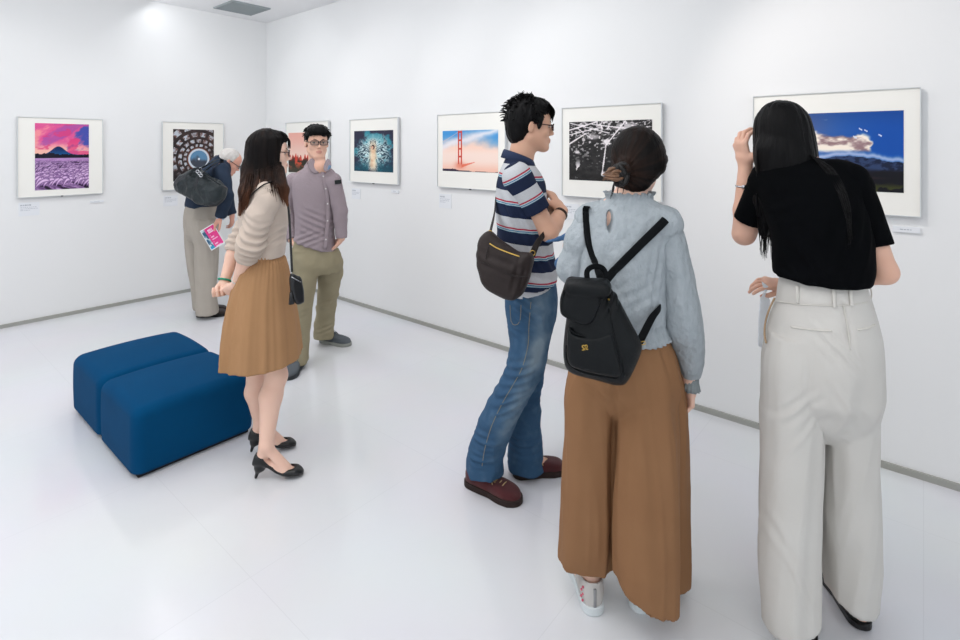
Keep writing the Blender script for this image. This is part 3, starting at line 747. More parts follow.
def add_torso(F_, pel, wst, chs, nb, shL, shR, side, wp=.155, ww=.125, wc=.145, dp=.62, hd=None):
    F_.add(econe(pel, wst, wp, ww, side, dp), 0.0); F_.add(econe(wst, chs, ww, wc, side, dp), 0.03)
    F_.add(econe(chs, np.asarray(nb)-np.array([0, 0, .05]), wc, .09, side, .58), 0.03)
    F_.add(cone(shL, nb, .042, .045), .03); F_.add(cone(shR, nb, .042, .045), .03)
def add_neck(F_, nb, h, r=0.053):
    F_.add(cone(nb, h.p(0, -0.022, -0.045), r*1.08, r), 0.025)
def capped(prim, pt, n):
    """end a shape on a plane (hem)"""
    pt = np.asarray(pt, float); n = nrm(n)
    return (lambda P: np.maximum(prim[0](P), (P-pt)@n)), prim[1]
def SK(secs, **kw):
    """loft whose wide axis lies square to the line of sight of the photograph's camera height point, i.e. how the body is turned"""
    c = np.mean([q[0] for q in secs], 0); th = math.atan2(c[0], c[1]); ct = math.cos(th)
    return stack([(q[0], q[1]*ct, q[2]) for q in secs], side=(ct, -math.sin(th), 0), **kw)
def S(px, py, hw, Z, dp): return (W(px, py, Z), hw/F*Z, dp)
def strands(roots, r=0.0022, n=5):
    """roots: list of polylines -> tapered strands"""
    k = []
    for P in roots:
        P = catmull(P, 5); k.append(tube(P, [r*.8, r, r*.8, r*.15], n))
    return join(*k)
def shoe(root, heel, yaw, L_, wd, up, sole, name='shoe', top=0.085, soleh=0.022, toeh=0.05, mats=None, laces=None, label=None, collar=0.036, lt=0.40):
    """heel = ground point under the back of the heel"""
    f = Fr(heel, yaw)
    def wv(t): return np.interp(t, [0, .01, .03, .07, .12, .3, .5, .7, .85, .94, .985, 1], [.10, .34, .52, .70, .79, .82, .80, 1, .93, .66, .36, .10])
    Fd = Field(0.004)
    secs = []
    for t, h_ in ((0.0, .80), (.015, .86), (.04, .92), (.08, .97), (.18, 1.0), (.34, .98), (.48, .80), (.62, .66), (.78, .58), (.9, .50), (.97, .36), (1.0, .18)):
        hh = top*h_ if t < .5 else np.interp(t, [.48, .62, 1], [top*.80, toeh*1.15, toeh*1.15])*(1 if t < .62 else h_/.66)
        hh = max(hh, soleh+.008); secs.append((f.p(0, t*L_, (hh+soleh*.5)/2), wv(t)*wd/2*(0.97), (hh-soleh*.4)/2))
    Fd.add(stack(secs, side=f.R[0], axis=f.R[1], p=3.2, round_=.008))
    Fd.add(f.cone((0, L_*.19, top*.7), (0, L_*.165, top+.004), collar+.002, collar), .015)
    Fd.sub(f.cone((0, L_*.18, top*.85), (0, L_*.165, top+.03), collar-.007, collar-.004), .003)
    v, ff = Fd.mesh(smooth=1)
    o = meshobj(name, v, ff, up, root)
    if label: o['label'] = label
    # sole
    n = 56; ol = []
    for i in range(n):
        a = 2*math.pi*i/n; t = (1-math.cos(a))/2; sg = 1 if a < math.pi else -1
        ol.append((sg*wv(t)*wd/2*1.06*1.0, t*(L_+.010)-.005))
    V_ = [f.p(x, y, z) for z, sc2 in ((0.0, .96), (0.003, 1.0), (soleh, 1.0), (soleh+.002, .95)) for x, y in [(a*sc2, (b-L_/2)*(.5+.5*sc2)+L_/2) for a, b in ol]]
    Fc = [[j*n+i, j*n+(i+1) % n, (j+1)*n+(i+1) % n, (j+1)*n+i] for j in range(3) for i in range(n)]+[list(range(n-1, -1, -1)), [3*n+i for i in range(n)]]
    meshobj('sole', V_, Fc, sole, o, smooth=False)
    if laces:
        k = []
        for i, t in enumerate((lt, lt+.07, lt+.14, lt+.21)):
            z = np.interp(t, [.34, .48, .62], [top*.98, top*.82, toeh*1.1])+.004
            k.append(tube(catmull([f.p(-.018, L_*t, z-.006), f.p(0, L_*(t+.01), z), f.p(.018, L_*t, z-.006)], 4), .0022, 6))
        zt = top*.99+.004; zl = np.interp(lt+.02, [.34, .48, .62, .9], [top*.98, top*.82, toeh*1.1, toeh])+.006
        for q in (-1, 1):
            k.append(tube(catmull([f.p(0, L_*(lt+.02), zl), f.p(q*.020, L_*(lt+.01), zl+.006), f.p(q*.034, L_*(lt+.08), zl-.014), f.p(q*.012, L_*(lt+.04), zl-.002)], 4), .002, 6))
            k.append(tube(catmull([f.p(0, L_*(lt+.02), zl), f.p(q*.015, L_*(lt+.07), zl-.002), f.p(q*.036, L_*(lt+.12), zl-.022)], 4), .002, 6))
        meshobj('shoelace', *join(*k), laces, o)
    return o
def pump(root, heel, yaw, L_, m, hh=0.065, wd=0.078, label=None):
    """court shoe; heel = ground point under the stiletto tip"""
    f = Fr(heel, yaw); Fd = Field(0.003)
    def zc(t): return np.interp(t, [0, .25, .5, .68, 1], [hh, hh*.86, hh*.36, 0.010, 0.008])
    secs = []
    for t, a, b in ((0, .020, .012), (.05, .027, .026), (.15, .029, .029), (.3, .027, .022), (.5, .030, .014), (.62, .036, .016), (.72, .039, .019), (.84, .036, .019), (.94, .026, .014), (1.0, .012, .008)):
        secs.append((f.p(0, t*L_-.008, zc(t)+b*.95), a*wd/.078, b))
    Fd.add(stack(secs, side=f.R[0], axis=f.R[1], p=2.3))
    for t0, t1, r0, r1 in ((.12, .35, .021, .024), (.35, .6, .024, .027), (.6, .70, .027, .020)):
        Fd.sub(f.cone((0, t0*L_, zc(t0)+.034), (0, t1*L_, zc(t1)+.030), r0, r1), .003)
    Fd.add(f.cone((0, .004, .006), (0, .014, hh*.62), .0065, .010), .004); Fd.add(f.ell((0, .022, hh*.80), (.021, .026, .024)), .012)
    v, ff = Fd.mesh(smooth=1); v[:, 2] = np.maximum(v[:, 2], .001)
    o = meshobj('high_heel', v, ff, m, root)
    if label: o['label'] = label
    return o
def vfolds(v, amp, fx=20, fz=1.1, seed=0):
    q = np.stack([v[:, 0]*fx+.6*np.sin(v[:, 2]*3+seed), v[:, 1]*fx, v[:, 2]*fz], 1); a = noise3(q, 1, seed); b = noise3(q*np.array([2.1, 2.1, 1.4]), 1, seed+4)
    return amp*((1-2.2*np.abs(a))*.75+(.5-np.abs(b))*.5)
def cloth_noise(v, amp=0.004, sc_=(9, 9, 4), seed=0):
    q = v*np.array(sc_); a = noise3(q, 1, seed); b = noise3(q, 2.3, seed+5)
    return amp*((1-2*np.abs(a))*.7+b*.5)
def onplane(px, py, P0, n):
    ray = np.array([(px-480)/F, 1.0, -(py-HZ)/F]); o = np.array([0, 0, CAMH]); t = np.dot(np.asarray(P0)-o, n)/np.dot(ray, n); return o+ray*t
def polysd(x, y, poly):
    poly = np.asarray(poly, float); d = np.full(x.shape, 1e9); s = np.ones(x.shape); n = len(poly)
    j = n-1
    for i in range(n):
        e = poly[j]-poly[i]; wx = x-poly[i, 0]; wy = y-poly[i, 1]
        t = np.clip((wx*e[0]+wy*e[1])/max(e@e, 1e-12), 0, 1)
        d = np.minimum(d, (wx-e[0]*t)**2+(wy-e[1]*t)**2)
        c1 = y >= poly[i, 1]; c2 = y < poly[j, 1]; c3 = e[0]*wy > e[1]*wx
        fl = (c1 & c2 & c3) | (~c1 & ~c2 & ~c3); s = np.where(fl, -s, s); j = i
    return s*np.sqrt(d)
def polypts(pxs, P0, n, smooth_=4):
    """photo outline laid on the plane (P0, n) -> 2D polygon in that plane's basis"""
    n = nrm(n); ex = nrm(np.cross([0, 0, 1.0], n)) if abs(n[2]) < .95 else np.array([1.0, 0, 0]); ey = np.cross(n, ex)
    P = np.array([onplane(a, b, P0, n) for a, b in pxs])-P0
    q = np.stack([P@ex, P@ey], 1)
    if smooth_: q = catmull(q, smooth_, closed=True)
    return q, ex, ey
def slabpoly(pxs, P0, n, ht, rnd, smooth_=4, bulge=0.0):
    """closed outline with real thickness: half thickness ht, edge rounding rnd"""
    n = nrm(n); P0 = np.asarray(P0, float); q, ex, ey = polypts(pxs, P0, n, smooth_); m = np.abs(q).max()*1.2
    def f(P):
        r = P-P0; x = r@ex; y = r@ey; z = np.abs(r@n)
        sd = polysd(x, y, q)
        t = ht+bulge*np.clip(-sd/0.08, 0, 1)**.6 if bulge else ht
        a = sd+rnd; b_ = z-t+rnd
        return np.sqrt(np.maximum(a, 0)**2+np.maximum(b_, 0)**2)+np.minimum(np.maximum(a, b_), 0)-rnd
    return f, bb(P0, r=m+ht+bulge)
def hair_ridges(h, amp=.003, N=26, zs=5, seed=0, off=(0, 0, 0)):
    def g(v, nn):
        c = h.loc(v)-np.array(off); az = np.arctan2(c[:, 0], c[:, 1]+.0)
        q = np.stack([np.sin(az)*N*.16, np.cos(az)*N*.16, c[:, 2]*zs], 1)
        return amp*(noise3(q, 1.0, seed)*.6+noise3(q, 2.4, seed+3)*.5)
    return g
def strap_along(P, w_, t_, nrml, name, m, parent, n=8, label=None):
    """strap following points; nrml gives the outward direction(s), width lies across"""
    P = np.asarray(P, float); C_ = catmull(P, n)
    nr = np.asarray(nrml, float); nr = np.tile(nr, (len(P), 1)) if nr.ndim == 1 else nr
    NR = np.stack([np.interp(np.linspace(0, 1, len(C_)), np.linspace(0, 1, len(nr)), nr[:, k]) for k in range(3)], 1)
    T = np.gradient(C_, axis=0); side = np.cross(T, NR)
    v, f = tube(C_, w_/2, n=12, ry=t_/2, side=side)
    return meshobj(name, v, f, m, parent, label=label)
def strap_geo(P, w_, t_, nrml, n=8):
    P = np.asarray(P, float); C_ = catmull(P, n)
    nr = np.asarray(nrml, float); nr = np.tile(nr, (len(P), 1)) if nr.ndim == 1 else nr
    NR = np.stack([np.interp(np.linspace(0, 1, len(C_)), np.linspace(0, 1, len(nr)), nr[:, k]) for k in range(3)], 1)
    T = np.gradient(C_, axis=0); side = np.cross(T, NR)
    return tube(C_, w_/2, n=12, ry=t_/2, side=side)
def onto(pts, v, lift=.0015, r=3.0, n=6, sm=2):
    """lay a line of photo points on the near side of a surface"""
    px = v[:, 0]/v[:, 1]*F+480; py = HZ+(CAMH-v[:, 2])/v[:, 1]*F
    pts = np.array(pts, float); C_ = catmull(np.c_[pts, pts[:, :1]*0], n)[:, :2]; Zs = []
    for a, b_ in C_:
        d = (px-a)**2+(py-b_)**2; m = d < r*r
        if not m.any(): m = d < d.min()*2+1
        zz = v[m, 1]; Zs.append(np.mean(zz[zz < zz.min()+.012]))
    Zs = np.array(Zs)
    for _ in range(sm): Zs = np.convolve(np.pad(Zs, 1, 'edge'), [.25, .5, .25], 'valid')
    return np.array([W(a, b_, z-lift) for (a, b_), z in zip(C_, Zs)])
def pull(v, pts, amp, wd):
    """press or raise cloth along a line of 3D points"""
    P = catmull(np.array(pts, float), 6); d = np.full(len(v), 9.0)
    for a, b_ in zip(P[:-1], P[1:]):
        e = b_-a; t = np.clip(((v-a)@e)/max(e@e, 1e-9), 0, 1); d = np.minimum(d, np.linalg.norm(v-a-t[:, None]*e, axis=1))
    return amp*np.exp(-(d/wd)**2)
m_hairc = mat('hair_dark_brown', (40, 28, 24), 0.55, spec=0.12, attr='col', bump=.5, bscale=60, stretch=(1, 1, .12))
# ================================================================ woman in the brown skirt
def build_skirt():
    Zc = 2.53
    root = empty('person', (-1.02, 2.52, 0), 'woman in beige sweater, brown gathered skirt and black heels, hands joined behind her', 'person')
    h = Fr(W(269, 152.5, Zc), yaw=66, pitch=2, sc_=.88)
    B = Field(.0045)
    pel, wst, chs, nb = W(262, 285, Zc), W(264, 252, Zc), W(264, 210, Zc), W(261, 182, Zc)
    shR, shL = W(266, 193, 2.38), W(266, 193, 2.68)
    add_torso(B, pel, wst, chs, nb, shL, shR, (-.38, .92, 0), .135, .112, .115, .62); add_neck(B, nb, h, .045); add_head(B, h, male=False)
    elR, wrR = W(251, 244, 2.37), W(236.5, 285, 2.47); elL, wrL = W(237, 242, 2.69), W(224, 283, 2.60)
    add_arm(B, shR, elR, wrR, .041, .036, .023); add_arm(B, shL, elL, wrL, .040, .034, .023)
    add_hand(B, wrR, W(223, 298, 2.53)-wrR, (-.2, .9, .3), (-.3, .3, -.8), curl=(1, 1, 1.05, 1.1), s=.95, tout=.1, tcurl=.7)
    add_hand(B, wrL, W(221, 300, 2.50)-wrL, (.2, -.8, .2), (-.3, 0, 1), curl=(.8, .85, .9, 1), s=.95, tout=.1, tcurl=.6)
    f1 = Fr(FL(255, 478.5), 84); f2 = Fr(FL(250.5, 452), 78)
    def leg(hip, knee, ank, ff):
        B.add(cone(hip, knee, .066, .048), .03); c = knee*.7+ank*.3+np.array([-.012, 0, 0]); B.add(cone(knee, c, .047, .050), .02); B.add(cone(c, ank, .050, .029), .02)
        hl = ff.p(0, .022, .082); B.add(cone(ank, hl, .028, .022), .015); B.add(econe(ank, ff.p(0, .135, .040), .026, .030, ff.R[0], .7), .02); B.add(econe(hl, ff.p(0, .13, .03), .020, .028, ff.R[0], .6), .02); B.add(econe(ff.p(0, .13, .032), ff.p(0, .19, .022), .029, .020, ff.R[0], .5), .01)
    leg(W(265, 300, 2.49), W(276.5, 376, 2.485), f1.p(0, .048, .145), f1); leg(W(258, 300, 2.60), W(257.5, 378, 2.61), f2.p(0, .045, .14), f2)
    v, f = B.mesh(smooth=1); meshobj('body', v, f, None, root, mats=[m_skin_f, m_lip], matidx=lips_idx(h, v, f)); face_bits(root, h, male=False)
    spectacles(root, h, m_glass, rect=False, wd=.025, ht=.018, label='red round-cornered spectacles')
    H = Field(.004)
    H.add(SK([S(266, 128.5, 4, Zc, .02), S(265.5, 131, 9, Zc, .05), S(265, 136, 14.5, Zc, .07), S(264.5, 143, 18.3, Zc, .083), S(264, 153, 19.2, Zc, .09), S(263, 165, 19, Zc, .092), S(262.5, 176, 19.3, Zc, .094), S(261.5, 184, 18, Zc, .094), S(260, 190, 14, Zc, .08), S(259, 194, 8, Zc, .05)]), 0)
    H.add(cone(W(250, 170, 2.50), W(245, 192, 2.41), .038, .026), .03); H.add(cone(W(245, 192, 2.41), W(239.5, 215, 2.37), .026, .008), .02)
    H.add(cone(W(279, 170, 2.46), W(284, 190, 2.39), .024, .020), .02); H.add(cone(W(284, 190, 2.39), W(287.3, 206, 2.375), .020, .005), .02)
    H.add(h.ell((0, .034, .080), (.066, .060, .040)), .02); H.add(h.ell((0, -.016, .034), (.080, .100, .089)), .01)
    H.add(h.econe((.070, .008, .07), (.074, .022, -.10), .040, .030, (0, 1, 0), .35), .02); H.add(h.econe((-.070, .008, .07), (-.074, .022, -.10), .040, .030, (0, 1, 0), .35), .02)
    H.sub(h.ell((0, .110, -.045), (.056, .050, .072)), .006)
    def hd(v, nn):
        az = np.arctan2(v[:, 0]-W(264, 0, Zc)[0], -(v[:, 1]-Zc)); q = np.stack([np.sin(az)*5, np.cos(az)*5, v[:, 2]*2.0], 1); return .0026*(noise3(q, 1.8, 2)+.7*noise3(q, 4.4, 4))
    v, f = H.mesh(disp=hd); rs = []; rng = np.random.RandomState(9)
    for i in range(70): x = rng.uniform(0, 1); rs.append([W(247+x*10, 165, 2.48+.06*rng.rand()), W(244+x*9, 188, 2.36+.04*rng.rand()), W(238+x*8, rng.uniform(198, 219), 2.34+.03*rng.rand())])
    for i in range(40): x = rng.uniform(0, 1); rs.append([W(273+x*8, 162, 2.475), W(276+x*9, 182, 2.37), W(281+x*6, rng.uniform(192, 208), 2.35+.02*rng.rand())])
    for i in range(46): x = rng.uniform(0, 1); rs.append([W(256+x*18, 163, 2.475), W(254+x*22, 182, 2.375), W(253+x*28+rng.normal(0, 1.5), rng.uniform(188, 203), 2.335)])
    for i in range(24): x = rng.uniform(-.05, .055); rs.append([h.p(x, .05, .115), h.p(x, .100-2*x*x, .075), h.p(x*1.05, .110-5*x*x, .018+.012*rng.rand())])
    v, f = join((v, f), strands(rs, .0026)); v = np.asarray(v)
    br = np.clip(smoothstep(1.48, 1.18, v[:, 2])+.35*noise3(v*np.array([60, 60, 4]), 1, 3), 0, 1)
    hair = meshobj('hair', v, f, m_hairc, root, cols=lin(mix((12, 8, 8), (104, 66, 46), br*.9)))
    m_sw = mat('beige_knit', (200, 184, 171), .9, col2=(206, 190, 177), cscale=12, weave=.4, spec=.15, sheen=.2)
    T = Field(.0045)
    T.add(SK([S(260, 177, 9, Zc, .06), S(261, 183, 15, Zc, .10), S(262.5, 190, 20, Zc, .15), S(263.5, 200, 23, Zc, .162), S(264, 212, 26, Zc, .160), S(263.5, 226, 24.5, Zc, .148), S(263.5, 240, 22.5, Zc, .138), S(264, 255, 21.5, Zc, .128)], p=2.2))
    for q in (shR, shL): T.add(cone(W(262, 187, Zc), q, .042, .050), .03)
    def wr(v, nn): return cloth_noise(v, .005, (9, 9, 9), 81)+fold(v, W(276, 238, 2.40), (1, 0, .6), (-.6, 0, 1), .06, .014, .004, 3)
    v, f = T.mesh(disp=wr, smooth=1); sw = meshobj('sweater', v, f, m_sw, root); vs_ = v
    def slv(pts, rings_at, amp):
        Sl = Field(.004)
        for (a, ra), (b_, rb) in zip(pts[:-1], pts[1:]): Sl.add(cone(a, b_, ra, rb), .015)
        e, d = pts[-1][0], nrm(pts[-1][0]-pts[-2][0]); Sl.cut(e, d); Sl.sub(cone(e-d*.02, e+d*.04, pts[-1][1]-.007, pts[-1][1]-.007))
        def dd(v, nn):
            t = (v-rings_at)@d; return cloth_noise(v, .005, (14, 14, 14), 5)+amp*np.sin(t*2*math.pi/.030+1.5*noise3(v, 14, 3))*smoothstep(-.17, -.03, t)*smoothstep(.13, .02, t)
        v, f = Sl.mesh(disp=dd, smooth=1); meshobj('sleeve', v, f, m_sw, sw)
    eR = elR+(wrR-elR)*.36; slv([(W(268, 192, 2.41), .050), (W(268, 200, 2.38), .054), (elR*.45+shR*.55, .055), (elR, .054), (eR+nrm(eR-elR)*.0, .048)], elR+nrm(elR-shR)*.01, .0075)
    eL = elL+(wrL-elL)*.25; slv([(shL, .052), (elL*.5+shL*.5, .054), (elL, .048), (eL, .042)], elL, .004)
    # gathered skirt: pleats run down from the waist
    m_sk = mat('brown_cotton', (170, 130, 93), .8, col2=(176, 135, 98), cscale=8, spec=.1, weave=.3)
    na, nz = 260, 90; rows = []
    prof = [(250, 264, 20.5, .122), (254, 264, 21, .126), (258, 264, 22.5, .135), (269, 262.7, 27, .155), (286, 261, 31.5, .172), (303, 260, 35.5, .187), (320, 259.3, 39, .20), (338, 258.9, 41.5, .21), (357, 258.7, 43.2, .218)]
    Y = np.array([p[0] for p in prof], float); ph = np.random.RandomState(12)
    a = np.linspace(0, 2*np.pi, na, endpoint=False)
    n1 = noise3(np.stack([np.cos(a)*3.6, np.sin(a)*3.6, a*0], 1), 1, 4); n2 = noise3(np.stack([np.cos(a)*8, np.sin(a)*8, a*0], 1), 1, 6); n3 = np.sin(a*40+2*n1)
    for k in range(nz):
        y = 250+107*(k/(nz-1)); c, hw_, dp = [np.interp(y, Y, [p[j] for p in prof]) for j in (1, 2, 3)]; t = (y-250)/107
        amp = .026*t**.9; w_ = amp*(n2*.35+n1*1.0)*(1+.0*t)+.003*n3*np.exp(-t/.10)+.0022*np.exp(-((t-.035)/.02)**2)-.006*np.exp(-((t-.06)/.015)**2)+.0015*np.sin(a*40+2*n1)*np.exp(-t/.16)
        sh_ = .6*t
        ce = W(c, y, Zc); aa = (hw_/F*Zc*.925-.004+w_)*np.cos(a); bb2 = (dp+w_)*np.sin(a); q = np.stack([ce[0]+aa*.925-bb2*.38, ce[1]+aa*.38+bb2*.925, np.full(na, ce[2])+.004*n1*t*2], 1); rows.append(q)
    out = np.vstack(rows); cen = np.repeat(np.array([W(np.interp(250+107*(k/(nz-1)), Y, [p[1] for p in prof]), 250+107*(k/(nz-1)), Zc) for k in range(nz)]), na, 0)
    inn = out+(cen-out)*np.array([1, 1, 0])*(.003/.1); V_ = np.vstack([out, inn[::-1].reshape(nz, na, 3)[:, ::-1].reshape(-1, 3)])
    i0 = np.arange(nz*na).reshape(nz, na); i1 = i0[::-1, ::-1]*0+(nz*na+np.arange(nz*na).reshape(nz, na)); i1 = i1[:, ::-1]   # i1[j] is inner row nz-1-j
    grid = np.vstack([i0, i1, i0[:1]]); Fc = []
    for j in range(len(grid)-1):
        r0, r1 = grid[j], grid[j+1]; Fc += np.stack([r0, np.roll(r0, -1), np.roll(r1, -1), r1], 1)[:, ::-1].tolist()
    meshobj('skirt', V_, Fc, m_sk, root)
    m_hl = mat('black_heel_leather', (10, 11, 13), .35, spec=.5)
    pump(root, f1.o, 84, .222, m_hl, wd=.076); pump(root, f2.o, 78, .222, m_hl, wd=.076)
    def ringat(c, d, r, tr, m, nm, lab=None, n=24, wob=0):
        a_ = nrm(np.cross(d, [0, 1, 0])); b_ = np.cross(d, a_); return meshobj(nm, *tube([c+(a_*math.cos(t)+b_*math.sin(t))*(r+wob*math.sin(t*12)) for t in np.linspace(0, 2*math.pi, n, endpoint=False)], tr, 8, closed=True), m, root, label=lab)
    ringat(wrR*.88+elR*.12, nrm(wrR-elR), .027, .003, mat('pale_bracelet', (206, 204, 198), .4), 'bracelet', 'pale silvery bracelet')
    ringat(wrL*.93+elL*.07, nrm(wrL-elL), .028, .0048, mat('green_hair_tie', (40, 150, 120), .6), 'hair_tie', 'green hair tie on wrist', n=48, wob=.002)
    # ---- small crossbody bag
    m_cb = mat('black_leather', (14, 16, 20), .4, spec=.5, bump=.2, bscale=60); n = nrm((.75, -.65, 0)); P0 = W(298, 287, 2.40)
    bag = empty('crossbody_bag', W(298, 304, 2.40), 'small black crossbody pouch on a thin strap in front of the brown skirt', 'bag')
    G = Field(.004); G.add(slabpoly([(291, 273.5), (297, 276), (301, 279), (304, 300), (302, 303), (297, 304.5), (292, 298), (290, 285)], P0, n, .016, .014, smooth_=2)); v, f = G.mesh(disp=lambda v, nn: cloth_noise(v, .002, (14, 14, 14), 3)); bd = meshobj('pouch', v, f, m_cb, bag)
    meshobj('zip', *tube([onplane(a, b, P0+n*.016, n) for a, b in ((291.5, 277), (296, 279.5), (301, 282))], .0022, 6), m_metal, bd)
    meshobj('tassel', *tube([W(291, 292, 2.37), W(291.5, 304, 2.37)], [.006, .013], 12), m_cb, bag)
    pf = onto([(246, 205), (251, 196), (257, 189.5), (264, 184.5), (270, 182.5)], vs_, lift=.006, sm=3)
    ps = onto([(272, 186), (280, 193), (285, 203), (287, 214)], vs_, lift=.006, sm=3)
    far = [W(241, 214, 2.62), W(240, 222, 2.60)]
    meshobj('strap', *tube(catmull(np.vstack([pf[::6], [W(275, 183, 2.44), W(283, 190, 2.43), W(287.5, 203, 2.42), W(289, 214, 2.42), W(290, 230, 2.41), W(291, 250, 2.405), W(292, 272, 2.40)]]), 5), .0055, 8, ry=.002), m_cb, bag)
def cone_mesh(a, b, ra, rb): return [tube([a, b], [ra, rb], 12)]
build_skirt()
# ================================================================ man in glasses facing the camera
def build_glasses_man():
    Zc = 3.72
    root = empty('person', (-1.12, 3.72, 0), 'man in glasses, mauve long-sleeved shirt and khaki trousers, facing the camera', 'person')
    h = Fr(W(316.8, 142.5, 3.70), yaw=153, pitch=1, sc_=.97)
    B = Field(0.005); fwd = h.R[1]
    pel, wst, chs, nb = W(313, 262, Zc), W(314, 236, Zc), W(314.5, 200, Zc), W(317, 168, Zc)
    shR, shL = W(294, 181, 3.76), W(333, 181, 3.67)
    add_torso(B, pel, wst, chs, nb, shL, shR, (.95, -.3, 0), .14, .125, .14, .62); add_neck(B, nb, h, .054); add_head(B, h); B.add(ell(W(320.5, 167, 3.665), (.058, .052, .055)), .03)
    elL, wrL = W(340, 212, 3.68), W(341.5, 238, 3.68); elR, wrR = W(288.5, 212, 3.84), W(292, 240, 3.72)
    add_arm(B, shL, elL, wrL, .044, .036, .025); add_arm(B, shR, elR, wrR, .044, .036, .025)
    add_hand(B, wrL, W(329, 252, 3.86)-wrL, (-1, 0, 0), (0, -1, 0), curl=(.2, .2, .2, .2)); add_hand(B, wrR, W(302, 254, 3.72)-wrR, (1, 0, 0), (0, -1, 0), curl=(.2, .2, .2, .2))
    f1 = Fr(FL(300, 363.5)+np.array([0, 0, 0]), 178); f2 = Fr(FL(321, 341), 112)
    hR, hL = W(306, 262, 3.70), W(328, 262, 3.81)
    add_leg(B, hR, W(303, 312, 3.67), f1.p(0, .06, .09), f1.p(0, .22, .03), .066, .046, .034); add_leg(B, hL, W(329, 297, 3.955), f2.p(0, .06, .09), f2.p(0, .22, .03), .066, .046, .034)
    v, f = B.mesh(smooth=1); meshobj('body', v, f, None, root, mats=[m_skin, m_lip], matidx=lips_idx(h, v, f)); face_bits(root, h, shut=.15)
    spectacles(root, h, m_glassb, wd=.027, ht=.0155, label='dark-rimmed rectangular spectacles')
    H = Field(.004)
    H.add(h.ell((0, -.016, .050), (.084, .100, .082))); H.add(h.ell((0, -.050, .010), (.077, .068, .075)), .02); H.add(h.ell((0, .045, .088), (.070, .056, .036)), .025); H.add(h.ell((-.02, .072, .075), (.045, .034, .026)), .02)
    for q in (-1, 1): H.add(h.cone((q*.074, .035, .045), (q*.074, .030, .022), .014, .007), .012)
    H.sub(h.ell((0.008, .100, -.002), (.060, .052, .052)), .008); H.sub(h.ell((0, .06, -.05), (.078, .075, .062)), .008)
    for q in (-1, 1): H.sub(h.ell((q*.092, -.008, -.015), (.032, .028, .036)), .006)
    v, f = H.mesh(disp=hair_ridges(h, .003, 40, 8)); rs = []; rng = np.random.RandomState(2)
    for i in range(240):
        a = rng.uniform(-math.pi, math.pi); e = rng.uniform(-.1, 1.4); n = np.array([math.sin(a)*math.cos(e), math.cos(a)*math.cos(e), math.sin(e)]); p = np.array([0, -.012, .052])+n*np.array([.080, .098, .078])
        if p[1] > .045 and p[2] < .07: continue
        l = nrm(np.array([.5 if p[0] > -.02 else -.5, .35, -.45])+n*.12+rng.normal(0, .10, 3)); L_ = rng.uniform(.015, .03); rs.append([h.p(*p), h.p(*(p+n*.008+l*L_*.5)), h.p(*(p+n*.006+l*L_))])
    for x in np.linspace(-.062, .062, 24): rs.append([h.p(x*.8, .070, .108), h.p(x, .098-1.5*x*x, .078), h.p(x*1.08, .098-5*x*x, .045+.008*rng.rand()-.018*abs(x)/.06)])
    meshobj('hair', *join((v, f), strands(rs, .0034)), m_hairb, root)
    # shirt, fine check
    m_sh = bpy.data.materials.new('mauve_check_cotton'); m_sh.use_nodes = True; nt = m_sh.node_tree; N = nt.nodes; L = nt.links; b = N['Principled BSDF']; b.inputs['Roughness'].default_value = .85; b.inputs['Specular IOR Level'].default_value = .1
    tc = N.new('ShaderNodeTexCoord'); ck = N.new('ShaderNodeTexChecker'); ck.inputs['Scale'].default_value = 320; ck.inputs['Color1'].default_value = tuple(lin((168, 155, 160)))+(1,); ck.inputs['Color2'].default_value = tuple(lin((140, 127, 133)))+(1,); L.new(tc.outputs['Object'], ck.inputs['Vector']); L.new(ck.outputs[0], b.inputs['Base Color'])
    T = Field(.005)
    T.add(SK([S(317, 163, 8, Zc, .06), S(317, 168, 13, Zc, .085), S(316.5, 172, 18, Zc, .10), S(315.5, 179, 21.5, Zc, .115), S(315, 190, 22, Zc, .125), S(315, 210, 20.5, Zc, .128), S(314.5, 230, 20, Zc, .128), S(313.5, 245, 21.5, Zc, .136), S(313, 256, 22, Zc, .14)], p=2.3))
    for q in (shL, shR): T.add(cone(W(316, 174, Zc), q, .050, .054), .03)
    T.sub(ell(W(321, 166.5, 3.585), (.046, .120, .050)), .004)
    T.cut(W(300, 247, 3.6), (0, 0, -1), box_=(np.array([-3, 3, .5]), W(309, 200, 3.7)+[0, 1, 0])); T.cut(W(322, 252, 3.6), (-.35, 0, -1))
    def wr(v, nn): return cloth_noise(v, .007, (8, 8, 6), 91)+fold(v, W(318, 225, 3.6), (1, 0, -.5), (.5, 0, 1), .12, .02, .006, 4)+fold(v, W(308, 240, 3.6), (1, 0, .4), (-.4, 0, 1), .10, .018, .006, 3)+fold(v, W(330, 200, 3.6), (.4, 0, 1), (1, 0, -.4), .08, .02, .005, 2)
    v, f = T.mesh(disp=wr, smooth=1); sh = meshobj('shirt', v, f, m_sh, root)
    for a, e, w_ in ((shR, elR, wrR), (shL, elL, wrL)):
        Sl = Field(.005); Sl.add(cone(a, e, .056, .050)); Sl.add(cone(e, w_, .050, .038), .015); Sl.cut(w_, w_-e)
        v2, f2_ = Sl.mesh(disp=lambda v, nn: cloth_noise(v, .006, (11, 11, 11), 92), smooth=1); meshobj('sleeve', v2, f2_, m_sh, sh)
    m_wb = mat('white_button', (222, 220, 218), .4); m_in = mat('blue_collar_lining', (112, 138, 166), .8)
    pl = onto([(322.5, 171), (324.5, 182), (327, 196), (328, 212), (327, 230), (325, 249)], v, lift=.002); meshobj('placket', *tube(pl, .014, 8, ry=.0022, side=(.89, .45, 0)), m_sh, sh)
    for i in range(3, len(pl)-3, 6): meshobj('button', *uvsphere(pl[i]-np.array([0, .003, 0]), (.005, .003, .005), 10, 6), m_wb, sh)
